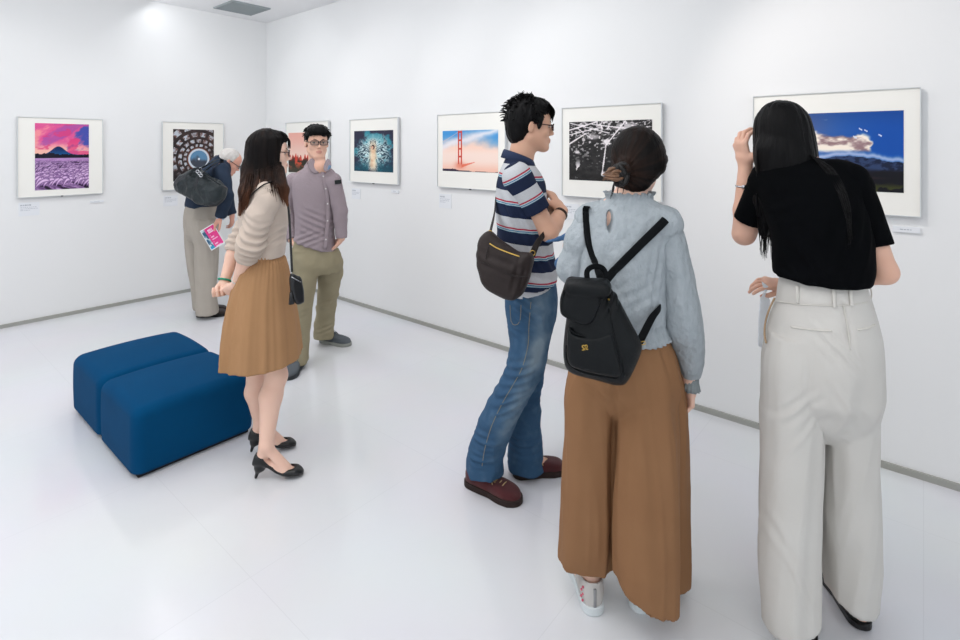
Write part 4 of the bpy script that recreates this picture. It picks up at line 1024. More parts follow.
    # collar wings and open neck
    n0 = W(317.3, 161.5, 3.70); cl = []
    for q in (-1, 1):
        P = []; O = []
        for t in np.linspace(0, 1, 14):
            a = q*(math.pi-2.2*t); d = h.d(math.sin(a), math.cos(a), 0)
            # a=pi back of the neck ; front opening
            c = n0+d*np.array([.066, .070, 1])*1.0+np.array([0, 0, .008-.045*t**1.5]); P.append(c); O.append(c+d*(.018+.010*t)+np.array([0, 0, -.020-.022*t])+(h.d(q*.016, .006, -.016) if t > .8 else 0))
        P = np.array(P); O = np.array(O); n_ = len(P); up = np.array([0, 0, .012]); V_ = np.vstack([P, P+up*.5+(O-P)*.12, O+np.array([0, 0, .004]), O]); cl.append((V_, [[j*n_+i, j*n_+i+1, ((j+1) % 4)*n_+i+1, ((j+1) % 4)*n_+i] for j in range(4) for i in range(n_-1)]+[[0, n_, 2*n_, 3*n_], [n_-1, 4*n_-1, 3*n_-1, 2*n_-1]]))
    nf = nrm(h.R[1]*np.array([1, 1, 0])+np.array([0, 0, .35])); wg = []
    for pts, Zw in (([(308, 161.5), (312.5, 158), (317, 164), (321, 170.5), (314.5, 173.5), (309, 168)], 3.625), ([(324.5, 163.5), (327.5, 158.5), (331, 162), (331, 168.5), (326.5, 172), (323.5, 169)], 3.60)):
        G = Field(.003); G.add(slabpoly(pts, W(np.mean([p[0] for p in pts]), 166, Zw), nf, .004, .003, smooth_=2)); wg.append(G.mesh())
    meshobj('collar', *join(*cl, *wg), m_sh, sh); meshobj('collar_lining', *tube(catmull([W(329, 163, 3.63), W(329.5, 167, 3.605), W(327.5, 170, 3.59)], 5), [.006, .012, .004], 8), m_in, sh, label='blue inner collar')
    pk = onto([(334.5, 184), (334.8, 192), (336, 200), (341, 199), (341.5, 184)], v, lift=.002, n=3); meshobj('chest_pocket', *tube(pk, .0025, 6), m_sh, sh)
    pb = onto([(334.8, 182.3), (338, 182), (341.2, 181.6)], v, lift=.006, n=3); meshobj('pen_case', *tube(pb, .014, 8, ry=.005, side=(0, 0, 1)), mat('black_case', (26, 32, 32), .5), sh, label='black case in the chest pocket')
    m_kh = mat('khaki_cotton', (150, 141, 116), .85, col2=(158, 149, 124), cscale=10, spec=.1, weave=.3)
    J = Field(.005)
    J.add(SK([S(313.5, 240, 19, Zc, .118), S(313.5, 250, 20.5, Zc, .125), S(315, 262, 22, Zc, .13), S(315, 272, 20, Zc, .10)], p=2.3))
    J.add(SK([S(305.5, 250, 12, 3.69, .10), S(306.5, 265, 12.5, 3.67, .105), S(304.5, 285, 11, 3.67, .10), S(302.5, 305, 9.8, 3.67, .088), S(301, 325, 9.2, 3.66, .084), S(300.3, 342, 8.6, 3.65, .082), S(299.8, 354, 8.6, 3.635, .085), S(299.6, 361, 9, 3.625, .09)]), .03)
    J.add(SK([S(326, 250, 12, 3.76, .10), S(329, 262, 13.5, 3.78, .105), S(330, 275, 12, 3.85, .10), S(329, 288, 10.8, 3.91, .09), S(327.5, 300, 10.2, 3.95, .082), S(325.3, 315, 9.6, 3.99, .078), S(324, 328, 9.6, 4.01, .08), S(324, 337, 10.2, 4.02, .085)]), .03)
    def jw(v, nn):
        d = cloth_noise(v, .009, (9, 9, 10), 95)
        for px, py, Z in ((329, 300, 3.85), (302, 318, 3.5), (325, 330, 3.93), (300, 362, 3.35), (300, 352, 3.38)): d += fold(v, W(px, py, Z), (1, 0, .3), (-.3, 0, 1), .07, .018, .004, 2)
        return d
    v, f = J.mesh(disp=jw, smooth=1); meshobj('trousers', v, f, m_kh, root)
    m_gs = mat('grey_suede_shoe', (92, 98, 104), .8, weave=.3); m_s2 = mat('pale_sole', (150, 152, 146), .6)
    shoe(root, f1.o, 178, .27, .102, m_gs, mat('dark_rubber', (50, 54, 58), .6), 'shoe', top=.085, toeh=.055, laces=m_gs); shoe(root, f2.o, 112, .27, .102, m_gs, m_s2, 'shoe', top=.085, toeh=.055, laces=m_gs)
build_glasses_man()
# ================================================================ white-haired man leaning to read a caption
def build_oldman():
    Zc = 4.76
    root = empty('person', (-2.46, 4.75, 0), 'white-haired man in navy jacket and grey-beige trousers, stooping towards the wall', 'person')
    h = Fr(W(230, 161.5, 4.80), yaw=66, pitch=34, sc_=.95)
    B = Field(0.006)
    pel, wst, chs, nb = W(202, 216, Zc), W(203, 200, Zc), W(212, 175, Zc), W(220.5, 162.5, 4.79)
    shR, shL = W(221, 171, 4.60), W(219, 170, 4.95)
    add_torso(B, pel, wst, chs, nb, shL, shR, (-.45, .89, 0), .13, .12, .13, .62); add_neck(B, nb, h, .050); add_head(B, h)
    elR, wrR = W(226, 196, 4.54), W(220.8, 216.5, 4.56); elL, wrL = W(226, 196, 5.0), W(232, 214, 5.0)
    add_arm(B, shR, elR, wrR, .044, .036, .025); add_arm(B, shL, elL, wrL, .044, .036, .025)
    add_hand(B, wrR, W(214, 226, 4.54)-wrR, (.6, .5, -.6), (-.2, -1, 0), curl=(.5, .5, .5, .5), s=1.05); add_hand(B, wrL, (0, 0, -1), (-1, 0, 0), (0, 1, 0))
    f1 = Fr(FL(197, 316.5), 80); f2 = Fr(FL(196.5, 313), 74)
    add_leg(B, W(204, 222, 4.70), W(207, 262, 4.70), f1.p(0, .06, .09), f1.p(0, .2, .03), .078, .05, .036); add_leg(B, W(200, 222, 4.84), W(199, 262, 4.84), f2.p(0, .06, .09), f2.p(0, .2, .03), .072, .045, .034)
    v, f = B.mesh(smooth=1); meshobj('body', v, f, None, root, mats=[mat('skin_ruddy', (228, 170, 150), .5, spec=.3), m_lip], matidx=lips_idx(h, v, f))
    m_wh = mat('white_hair', (218, 214, 210), .7, col2=(196, 190, 186), cscale=50, bump=.5, bscale=70); face_bits(root, h, browm=m_wh)
    spectacles(root, h, m_glassb, label='thin dark spectacles')
    H = Field(.005); H.add(h.ell((0, -.022, .036), (.081, .096, .084))); H.add(h.ell((0, -.055, -.005), (.074, .060, .070)), .02)
    H.sub(h.ell((0, .085, .015), (.075, .06, .075)), .01); H.sub(h.ell((0, .06, -.06), (.09, .07, .06)), .01)
    for q in (-1, 1): H.sub(h.ell((q*.09, -.004, -.014), (.026, .026, .032)), .006)
    v, f = H.mesh(disp=hair_ridges(h, .004, 30, 10)); meshobj('hair', v, f, m_wh, root)
    m_jk = mat('navy_jacket_cloth', (36, 48, 66), .75, col2=(44, 57, 76), cscale=8, spec=.2, bump=.4, bscale=18)
    def wr(v, nn): return cloth_noise(v, .010, (8, 8, 8), 101)
    T = Field(.006)
    T.add(SK([S(221, 156, 5, 4.80, .05), S(220, 160, 9, 4.79, .11), S(218, 166, 13.5, 4.78, .17), S(213.5, 174, 16.5, Zc, .195), S(208.5, 184, 17.5, Zc, .19), S(204, 194, 17.5, Zc, .185), S(202.3, 202, 16.5, Zc, .178), S(202, 206, 15.5, Zc, .172)], p=2.3))
    v, f = T.mesh(disp=wr, smooth=1); jk = meshobj('jacket', v, f, m_jk, root)
    for a, e, w_ in ((shR, elR, wrR), (shL, elL, wrL)):
        Sl = Field(.006); Sl.add(cone(a, e, .068, .056)); Sl.add(cone(e, w_, .056, .040), .02); Sl.cut(w_, w_-e); v, f = Sl.mesh(disp=wr, smooth=1); meshobj('sleeve', v, f, m_jk, jk)
    d = nrm(wrR-elR); meshobj('shirt_cuff', *tube([wrR-d*.01, wrR+d*.018], .034, 14), mat('pale_blue_cuff', (180, 202, 226), .7), root, label='pale blue shirt cuff')
    meshobj('collar', *tube([W(216.5, 158.5, 4.70), W(219, 156, 4.75), W(223, 157, 4.80)], .016, 8, ry=.012), m_jk, jk)
    m_tr = mat('greige_wool', (172, 164, 154), .85, col2=(180, 172, 162), cscale=8, spec=.1, weave=.2)
    J = Field(.006)
    J.add(SK([S(202, 202, 14.5, Zc, .150), S(201.5, 210, 16.5, Zc, .162), S(201.5, 220, 17.5, Zc, .17), S(202, 232, 16.5, Zc, .15), S(202.5, 240, 13, Zc, .1)], p=2.2))
    J.add(SK([S(204, 220, 13.5, 4.69, .09), S(206, 235, 12.8, 4.68, .1), S(207, 250, 11.8, 4.68, .095), S(207.3, 270, 11.2, 4.68, .092), S(207, 292, 10.2, 4.67, .09), S(207.5, 313, 11, 4.66, .095)]), .03)
    J.add(SK([S(197.5, 220, 12, 4.84, .09), S(196, 240, 11, 4.84, .09), S(197, 262, 9.5, 4.84, .085), S(199.5, 285, 8.5, 4.82, .082), S(202, 308, 8.5, 4.81, .085)]), .01)
    v, f = J.mesh(disp=lambda v, nn: cloth_noise(v, .006, (9, 9, 3), 103)+vfolds(v, .010, 12, 1.2, 5), smooth=1); meshobj('trousers', v, f, m_tr, root)
    m_sb = mat('dark_brown_shoe', (44, 32, 30), .5, spec=.4); m_so = mat('black_sole', (20, 20, 20), .6)
    shoe(root, f1.o, 80, .255, .10, m_sb, m_so, 'shoe', top=.08, toeh=.052); shoe(root, f2.o, 74, .255, .10, m_sb, m_so, 'shoe', top=.08, toeh=.052)
    # holdall
    m_hb = mat('black_nylon', (16, 22, 24), .42, spec=.35, col2=(44, 54, 58), cscale=26, cstr=.4, bump=1.0, bscale=24); m_st = mat('black_strap', (24, 30, 34), .7)
    n = nrm((-.35, -.93, .15)); P0 = W(200, 187, 4.46)
    bag = empty('holdall', P0-np.array([0, 0, .2]), 'crinkled black holdall carried on the back of the white-haired man', 'bag')
    G = Field(.005); G.add(slabpoly([(177.5, 184), (181, 178.5), (188, 173), (196, 169.5), (204, 172), (213, 178), (222, 184.5), (224.5, 188), (222, 197), (218, 203), (211, 207), (205, 206.5), (198, 203), (189, 197), (180.5, 192), (177.5, 188.5)], P0, n, .040, .03, smooth_=2, bulge=.035))
    def bw(v, nn): return cloth_noise(v, .012, (9, 9, 9), 111)+pull(v, [W(183, 189, 4.38), W(193, 181, 4.36), W(197, 171, 4.4)], -.012, .014)+pull(v, [W(203, 205, 4.38), W(208, 190, 4.36), W(217, 181, 4.4)], -.012, .014)
    v, f = G.mesh(disp=bw, smooth=1); bb_ = meshobj('bag_body', v, f, m_hb, bag)
    z = lambda pts, o: [onplane(a, b, P0+n*o, n) for a, b in pts]
    meshobj('zip', *tube(catmull(z([(188, 174), (197, 172.5), (208, 177), (220, 185)], .09), 5), .006, 6), m_st, bb_)
    meshobj('handle', *strap_geo(z([(190, 176), (193, 170), (200, 168.5)], .09)+[W(209, 164, 4.52), W(216, 160, 4.58), W(221, 159.5, 4.66), W(224, 164, 4.8)], .03, .006, [tuple(n)]*4+[(-.3, -.6, .7), (0, -.2, 1), (1, 0, .3)]), m_st, bag)
    meshobj('handle', *strap_geo(z([(203, 179), (204, 172)], .09)+[W(211, 166.5, 4.50), W(217, 162.5, 4.56), W(222, 162, 4.64), W(225, 167, 4.78)], .03, .006, [tuple(n)]*3+[(-.3, -.6, .7), (0, -.2, 1), (1, 0, .3)]), m_st, bag)
    for a, b_ in ((197.5, 171.5), (201, 175.5), (199.5, 173.5)): meshobj('ring', *tube([onplane(a, b_, P0+n*.105, n)+np.array([math.cos(t)*.012, 0, math.sin(t)*.012]) for t in np.linspace(0, 2*math.pi, 12, endpoint=False)], .004, 6, closed=True), m_metal, bag)
    # pink leaflet
    c = [W(201.4, 230.4, 4.50), W(212.6, 225.4, 4.52), W(224.8, 242.6, 4.50), W(211.6, 250.7, 4.47)]
    o = c[3]; e1 = c[2]-c[3]; e2 = c[0]-c[3]; w1, w2 = np.linalg.norm(e1), np.linalg.norm(e2); n1 = e1/w1; n2 = nrm(e2-n1*np.dot(e2, n1)); nn = nrm(np.cross(n1, n2)); nn = nn if nn[1] < 0 else -nn
    def pic(x, y):
        c_ = mix((232, 70, 146), (226, 56, 134), y); tx = (np.abs(((y*9) % 1)-.5) < .2) & (x > .42) & (x < .42+.42*(.5+.5*np.sin(np.floor(y*9)*2.1+1))) & (y < .86); c_ = mix(c_, (250, 226, 240), tx*.75)
        c_ = mix(c_, (250, 240, 248), ((y > .70) & (y < .88) & (x > .4) & (x < .75) & (np.abs(((x*12) % 1)-.5) < .32)).astype(float)*.8)
        im = x < .33-.08*y; q = N2(x, y, 9, 3); c_ = mix(c_, mix((50, 92, 124), (196, 212, 220), smoothstep(-.2, .25, q)), im.astype(float)); c_ = mix(c_, (40, 150, 190), (im & (y < .16)).astype(float))
        return mix(c_, (240, 242, 244), ((x < .05) | (x > .965) | (y < .035) | (y > .965)).astype(float))
    lf = empty('leaflet', o, 'bright pink leaflet with white lettering held by the white-haired man', 'leaflet')
    meshobj('paper', *box(o+n1*w1/2+n2*w2/2, (w1, w2, .002), np.array([n1, n2, nn])), mat('leaflet_paper', (238, 240, 244), .6), lf, smooth=False)
    v, f, cc = sheet(o+nn*.0016, n1, n2, w1, w2, pic, 60, 70); f = f if np.dot(np.cross(v[1]-v[0], v[60]-v[0]), nn) > 0 else f[:, ::-1]; meshobj('printed_face', v, f, m_print, lf, smooth=False, cols=cc)
build_oldman()
# ================================================================ man in the striped polo shirt
def build_striped():
    Zc = 2.36
    base = np.array([0.16, 2.36, 0.0])
    root = empty('person', base, 'man in navy and white striped polo, jeans and maroon shoes, hands clasped at his chest', 'person')
    h = Fr(W(530.5, 125.5, Zc), yaw=84, pitch=4, sc_=0.95)
    B = Field(0.004)
    pel, wst, chs, nb = W(531, 300, Zc), W(528, 262, Zc), W(522, 210, Zc), W(519, 170, Zc)
    shR, shL = W(520, 181, 2.20), W(521, 181, 2.53)
    add_torso(B, pel, wst, chs, nb, shL, shR, (0, 1, 0), .135, .125, .14, .62)
    add_neck(B, nb, h, .054); add_head(B, h)
    elR, wrR = W(548.5, 232, 2.20), W(562, 211, 2.30); elL, wrL = W(545, 236, 2.58), W(560, 217, 2.42)
    add_arm(B, shR, elR, wrR, .046, .039, .026); add_arm(B, shL, elL, wrL, .044, .036, .025)
    add_hand(B, wrR, W(554, 198, 2.33)-wrR, (-.6, .4, .3), (-.3, -.9, .5), curl=(.75, .8, .85, .85), s=1.08)
    add_hand(B, wrL, W(556, 203, 2.33)-wrL, (-.3, -.2, -.9), (-.8, 0, .6), curl=(.7, .7, .75, .8), s=.98)
    hR, hL = W(529, 305, 2.28), W(531, 305, 2.45)
    f1 = Fr(FL(468, 482), 124); f2 = Fr(FL(510, 476.5)+np.array([.022, .004, 0]), 80)
    add_leg(B, hR, W(523, 374, 2.26), f1.p(0, .055, .10), f1.p(0, .235, .03), .070, .048, .034)
    add_leg(B, hL, W(526, 378, 2.45), f2.p(0, .055, .10), f2.p(0, .225, .03), .070, .048, .034)
    v, f = B.mesh(smooth=1)
    meshobj('body', v, f, None, root, mats=[m_skin_t, m_lip], matidx=lips_idx(h, v, f))
    face_bits(root, h, shut=.2); spectacles(root, h, m_glass, label='dark red narrow spectacles')
    # hair: short, layered, spiky on the crown
    H = Field(0.004)
    H.add(h.ell((0, -.022, .045), (.084, .098, .086))); H.add(h.ell((0, -.048, .010), (.079, .074, .088)), .02); H.add(h.ell((0, .030, .090), (.066, .058, .038)), .03)
    H.add(h.ell((0, -.062, -.045), (.058, .040, .055)), .03)
    for q in (-1, 1): H.add(h.cone((q*.072, .030, .03), (q*.073, .024, -.012), .014, .007), .012)
    H.sub(h.ell((0, .075, -.035), (.070, .075, .085)), .008); 
    for q in (-1, 1): H.sub(h.ell((q*.088, -.004, -.02), (.03, .024, .034)), .006)
    v, f = H.mesh(disp=hair_ridges(h, .006, 34, 16))
    rs = []; rng = np.random.RandomState(4)
    for i in range(420):
        a = rng.uniform(-math.pi, math.pi); e = rng.uniform(-.35, 1.45)
        n = np.array([math.sin(a)*math.cos(e), math.cos(a)*math.cos(e), math.sin(e)])
        p = np.array([0, -.025, .042])+n*np.array([.078, .096, .084])
        if p[1] > .035 and p[2] < .055: continue
        if p[2] < .075 and p[1] < 0 and rng.rand() < .75: continue
        if abs(p[0]) > .055 and p[1] > -.03 and p[2] < .02: continue
        dn = np.array([n[0]*.25, (-.55 if p[1] < .02 else .5), -.35+.9*max(0, n[2]-.6)+rng.uniform(-.2, .35)])
        L_ = rng.uniform(.014, .030); l = nrm(n*.28+dn*.8+rng.normal(0, .18, 3))
        rs.append([h.p(*p), h.p(*(p+n*.010+l*L_*.5)), h.p(*(p+n*.012+l*L_+np.array([0, 0, -.006])))])
    for x in np.linspace(-.055, .055, 22):     # fringe falling over the brow
        z1 = .022+.012*rng.rand(); rs.append([h.p(x, .070, .105), h.p(x*1.06, .096, .070), h.p(x*1.1, .103-.25*abs(x)+.004*rng.rand(), z1)])
    for i in range(12):
        x = rng.uniform(-.03, .03); y = rng.uniform(-.06, .0); rs.append([h.p(x, y, .118), h.p(x*1.2, y-.006, .135), h.p(x*1.4, y+rng.uniform(-.02, .012), .148+.012*rng.rand())])
    v2, f2_ = strands(rs, .0032)
    meshobj('hair', *join((v, f), (v2, f2_)), m_hairb, root)
    # polo shirt with woven stripes
    m = bpy.data.materials.new('polo_stripes'); m.use_nodes = True; nt = m.node_tree; N = nt.nodes; L = nt.links; b = N['Principled BSDF']; b.inputs['Roughness'].default_value = .85; b.inputs['Specular IOR Level'].default_value = .15
    at = N.new('ShaderNodeAttribute'); at.attribute_name = 'stripe'; sp = N.new('ShaderNodeSeparateColor'); L.new(at.outputs['Color'], sp.inputs[0])
    fr = N.new('ShaderNodeMath'); fr.operation = 'FRACT'; L.new(sp.outputs[0], fr.inputs[0])
    rp = N.new('ShaderNodeValToRGB'); rp.color_ramp.interpolation = 'CONSTANT'; L.new(fr.outputs[0], rp.inputs['Fac'])
    white, navy, red, teal = (206, 208, 212), (34, 44, 70), (178, 48, 72), (70, 140, 168)
    E = rp.color_ramp.elements; E[0].position = 0; E[0].color = tuple(lin(red))+(1,); E[1].position = .055; E[1].color = tuple(lin(white))+(1,)
    for p_, c_ in ((.09, teal), (.135, white), (.16, teal), (.175, navy), (.62, white)):
        e = E.new(p_); e.color = tuple(lin(c_))+(1,)
    nz = N.new('ShaderNodeTexNoise'); nz.inputs['Scale'].default_value = 260; tc = N.new('ShaderNodeTexCoord'); L.new(tc.outputs['Object'], nz.inputs['Vector'])
    mx = N.new('ShaderNodeMix'); mx.data_type = 'RGBA'; mx.blend_type = 'MULTIPLY'; mx.inputs[0].default_value = .25; L.new(rp.outputs[0], mx.inputs[6]); L.new(nz.outputs['Fac'], mx.inputs[7])
    L.new(mx.outputs[2], b.inputs['Base Color'])
    bp = N.new('ShaderNodeBump'); bp.inputs['Strength'].default_value = .2; bp.inputs['Distance'].default_value = .002; L.new(nz.outputs['Fac'], bp.inputs['Height']); L.new(bp.outputs[0], b.inputs['Normal'])
    def wr(v, nn):
        d = cloth_noise(v, .0035, (7, 7, 9), 2)
        d += fold(v, W(540, 250, 2.2), (.5, 0, -1), (1, 0, .5), .12, .018, .006, 3)+fold(v, W(512, 215, 2.2), (.4, 0, -1), (1, 0, .4), .10, .02, .006, 2)+fold(v, W(534, 280, 2.2), (1, 0, -.3), (.3, 0, 1), .08, .02, .005, 2)
        return d
    T = Field(0.004)
    T.add(SK([S(516, 157, 10, Zc, .06), S(518, 164, 15, Zc, .12), S(520, 174, 21, Zc, .175), S(521, 186, 24.5, Zc, .195), S(521.5, 205, 26, Zc, .19), S(524, 230, 27, Zc, .182), S(528, 262, 28, Zc, .178), S(531, 284, 28.5, Zc, .185), S(532, 293, 29, Zc, .188)], p=2.3), 0)
    T.cut(W(531, 292.5, 2.18), (.06, .25, -1))
    v, f = T.mesh(disp=wr, smooth=1)
    z0 = W(0, 279, 2.2)[2]
    shirt = meshobj('polo_shirt', v, f, m, root, cols=np.stack([(z0-v[:, 2]-.02*np.sin((v[:, 0]-.1)*5))/.1095+20, v[:, 0]*0, v[:, 0]*0], 1), attrname='stripe')
    for nm, sh, el in (('R', shR, elR), ('L', shL, elL)):
        e = sh+(el-sh)*.60; d = nrm(el-sh); s_ = sh-d*.02
        Sl = Field(0.004); Sl.add(ell(sh+np.array([-.005, .03 if nm == 'R' else -.03, 0]), (.06, .075, .062))); Sl.add(cone(s_, e+d*.06, .060, .056), .03); Sl.cut(e, d)
        Sl.sub(cone(e-d*.025, e+d*.05, .050, .052))
        v, f = Sl.mesh(disp=wr)
        t = (e-v)@d
        o = meshobj('sleeve', v, f, m, shirt, cols=np.stack([.615-t/.1095+20, t*0, t*0], 1), attrname='stripe')
    m_navy = mat('navy_collar', (40, 52, 80), .85, weave=.3)
    # collar: stands round the neck, folded over, open at the front
    P = []
    n0 = W(518, 155, Zc)
    for a in np.linspace(-2.75, 2.75, 30):
        # a=0 at the back of the neck
        P.append(n0+np.array([-math.cos(a)*.062+.004, math.sin(a)*.070, .020*math.cos(a)-.012-.012*(abs(a)/2.75)**3]))
    P = np.array(P); nr = P-n0; nr[:, 2] *= .2
    V1 = []; m_ = len(P)
    for off, dz in ((.0, .012), (.004, .019), (.009, .012), (.020, -.018), (.016, -.020), (.0045, .002), (-.004, -.014)):
        V1.append(P+nr/np.linalg.norm(nr, axis=1)[:, None]*off+np.array([0, 0, dz]))
    k_ = len(V1); V1 = np.vstack(V1); Fc = [[j*m_+i, j*m_+i+1, ((j+1) % k_)*m_+i+1, ((j+1) % k_)*m_+i] for j in range(k_) for i in range(m_-1)]+[[j*m_ for j in range(k_)], [j*m_+m_-1 for j in range(k_-1, -1, -1)]]
    meshobj('collar', V1, Fc, m_navy, shirt)
    m_ws = mat('white_cotton', (214, 216, 220), .8, weave=.2)
    US = Field(.005); US.add(SK([S(530, 280, 25.5, Zc, .165), S(532, 297.5, 26.5, Zc, .17)], p=2.3)); US.cut(W(531, 297.5, 2.2), (.25, .15, -1)); v, f = US.mesh(); meshobj('undershirt', v, f, m_ws, root, label='white undershirt hem')
    # jeans
    J = Field(0.004)
    J.add(SK([S(530.5, 282, 24, Zc, .155), S(531, 300, 25.5, Zc, .168), S(531, 320, 23.5, Zc, .165), S(530, 340, 19, Zc, .13)]), 0)
    near = [S(531, 300, 22, 2.29, .085), S(530, 318, 21.5, 2.28, .092), S(530, 336, 19.5, 2.265, .088), S(528, 355, 18.5, 2.255, .082), S(523, 374, 18, 2.25, .078), S(514, 390, 18, 2.26, .078), S(505.5, 405, 17.6, 2.27, .078), S(494, 430, 17.5, 2.30, .08), S(486.5, 452, 17.5, 2.325, .083), S(484, 470, 18.5, 2.335, .088)]
    far = [S(531, 300, 21, 2.44, .08), S(530, 340, 18, 2.455, .085), S(527, 375, 16.5, 2.455, .078), S(525, 400, 15.5, 2.45, .074), S(524.5, 430, 15.8, 2.445, .076), S(525.5, 455, 16.6, 2.445, .080), S(526, 466.5, 19, 2.445, .092)]
    J.add(SK(near), .03); J.add(SK(far), .03)
    J.cut(W(484, 469, 2.27), (.10, .1, -1), box_=(W(455, 480, 2.1)*[1, 0, 1]+[0, 2.0, -.05], W(508, 440, 2.3)*[1, 0, 1]+[0, 2.42, 0]))
    J.sub(cone(W(484, 462, 2.335), W(483, 480, 2.34), .068, .072)); J.sub(cone(W(526, 459, 2.445), W(526, 472, 2.445), .060, .064))
    def jw(v, nn):
        d = cloth_noise(v, .0045, (8, 8, 12), 11)
        z = v[:, 2]; d = d+vfolds(v, .006, 16, 9, 3)
        for (px, py, Z, an, amp, n) in ((505, 402, 2.2, .5, .006, 4), (519, 376, 2.17, .35, .006, 4), (480, 445, 2.22, .1, .006, 3), (478, 462, 2.24, .0, .006, 2), (524, 445, 2.37, 0, .006, 3), (528, 310, 2.18, -.6, .006, 3), (520, 330, 2.18, -.5, .004, 3), (530, 400, 2.38, .2, .004, 3)):
            d += fold(v, W(px, py, Z), (1, 0, an), (-an, 0, 1), .06, .016, amp, n)
        return d
    v, f = J.mesh(disp=jw, smooth=1)
    px = v[:, 0]/v[:, 1]*F+480; py = HZ+(CAMH-v[:, 2])/v[:, 1]*F
    tz = v[:, 2]; cx = np.interp(tz, [.08, .3, .5, .7, .9], [.02, .07, .16, .22, .225])
    wear = np.exp(-((v[:, 0]-cx-.03)/.045)**2)*(.6+.6*fbm(v, 14, 3, 2))*smoothstep(.12, .4, tz)
    wear = np.clip(wear+.25*fbm(v, 30, 3, 5)*1.0, 0, 1)
    cols = lin(mix((50, 82, 114), (150, 168, 180), np.clip(wear*1.15+.08, 0, 1)*.85))
    m_denim = mat('blue_denim', (60, 90, 120), .85, attr='col', weave=.5, wscale=600, spec=.15)
    jn = meshobj('jeans', v, f, m_denim, root, cols=cols)
    m_st = mat('denim_stitching', (150, 142, 118), .8)
    sm = [(531, 302), (529, 325), (528, 345), (522, 368), (513, 385), (503, 402), (492, 425), (485, 448), (482, 466)]
    meshobj('side_seam', *tube(onto(sm, v), .0013, 6), m_st, jn)
    pk = [(510, 305), (511, 321), (515, 325), (520, 321), (521, 305)]
    meshobj('pocket_stitching', *tube(onto(pk, v, n=2), .0013, 6), m_st, jn)
    # shoes
    m_ms = mat('maroon_suede', (86, 36, 38), .8, col2=(70, 28, 32), cscale=20, weave=.3, sheen=.2); m_sole = mat('dark_sole', (44, 30, 26), .6); m_lace = mat('tan_lace', (190, 164, 120), .8)
    shoe(root, f1.o-f1.R[1]*.005, 124, .275, .104, m_ms, m_sole, 'shoe', top=.080, toeh=.055, laces=m_lace, soleh=.024, lt=.50)
    shoe(root, f2.o-f2.R[1]*.005, 80, .248, .096, m_ms, m_sole, 'shoe', top=.080, toeh=.055, laces=m_lace, soleh=.024)
    w0 = wrR*.85+elR*.15; d = nrm(wrR-elR); a_ = nrm(np.cross(d, [0, 0, 1.0])); b_ = np.cross(d, a_)
    wt = meshobj('wristwatch', *tube([w0+(a_*math.cos(t)+b_*math.sin(t))*.031 for t in np.linspace(0, 2*math.pi, 20, endpoint=False)], .0075, 8, ry=.0025, side=d, closed=True), mat('watch_strap', (60, 44, 36), .5), root)
    # brown messenger bag
    m_bag = mat('brown_nylon', (42, 34, 33), .55, col2=(52, 44, 42), cscale=8, bump=.6, bscale=26, spec=.25, weave=.2); m_bs = mat('brown_strap', (40, 34, 33), .7, weave=.4)
    n = nrm((-.30, -.95, .12)); P0 = W(508, 266, 2.10)
    bag = empty('messenger_bag', P0-np.array([0, 0, .16]), 'dark brown nylon messenger bag with a gold zip, slung at the striped man\'s hip', 'bag')
    G = Field(.004)
    ol = [(481.5, 237.5), (490, 231), (500, 239), (517, 251), (531, 253), (533, 262), (528.5, 282), (522, 294), (513, 299.5), (500, 296), (487, 288.5), (480.5, 276), (477.5, 262), (478.5, 248)]
    G.add(slabpoly(ol, P0, n, .026, .022, bulge=.028))
    def bw(v, nn): return cloth_noise(v, .004, (10, 10, 14), 21)+fold(v, W(497, 265, 2.06), (1, 0, -.35), (.35, 0, 1), .10, .022, .004, 2)+fold(v, W(518, 278, 2.06), (.25, 0, 1), (1, 0, -.25), .07, .016, .004, 2)
    v, f = G.mesh(disp=bw, smooth=1)
    bb_ = meshobj('bag_body', v, f, m_bag, bag)
    def nplane(pts, off): return [onplane(a, b, P0+n*off, n) for a, b in pts]
    meshobj('zip', *strap_geo(nplane([(489.5, 243.5), (497, 248), (508, 252.5), (519.5, 256.5)], .056), .0045, .0025, n), m_gold, bb_, label='gold zip')
    meshobj('zip_pull', *strap_geo(nplane([(489, 246), (487, 252), (486, 259)], .056), .006, .003, n), m_bs, bb_)
    meshobj('flap_edge', *tube(catmull(nplane([(480, 262), (490, 266), (503, 272), (516, 276), (528, 277)], .052), 6), .0025, 6), m_bs, bb_)
    meshobj('strap', *strap_geo([W(488, 240, 2.13), W(491, 229, 2.18), W(494.5, 212, 2.24), W(496, 196, 2.33), W(500, 177, 2.45), W(509, 165.5, 2.50), W(518, 164, 2.50), W(534, 176, 2.49), W(546, 198, 2.46), W(551, 220, 2.36), W(545.5, 232, 2.185), W(537, 244, 2.12), W(532, 256, 2.10)], .026, .004, [(-.6, -.8, 0), (-.8, -.6, 0), (-1, -.4, 0), (-1, 0, .1), (-.7, .2, .7), (-.2, .2, 1), (.3, .2, 1), (.8, .2, .5), (1, 0, .1), (1, -.3, 0), (.6, -.8, 0), (.2, -1, 0), (0, -1, 0)]), m_bs, bag)
    for a, b, c in ((490, 233, 2.135), (532.5, 253, 2.085)):
        meshobj('strap_ring', *tube([W(a, b, c)+np.array([math.cos(t)*.010, 0, math.sin(t)*.010]) for t in np.linspace(0, 2*math.pi, 16, endpoint=False)], .0018, 6, closed=True), m_gold, bag)
    return dict(v=v)
build_striped()
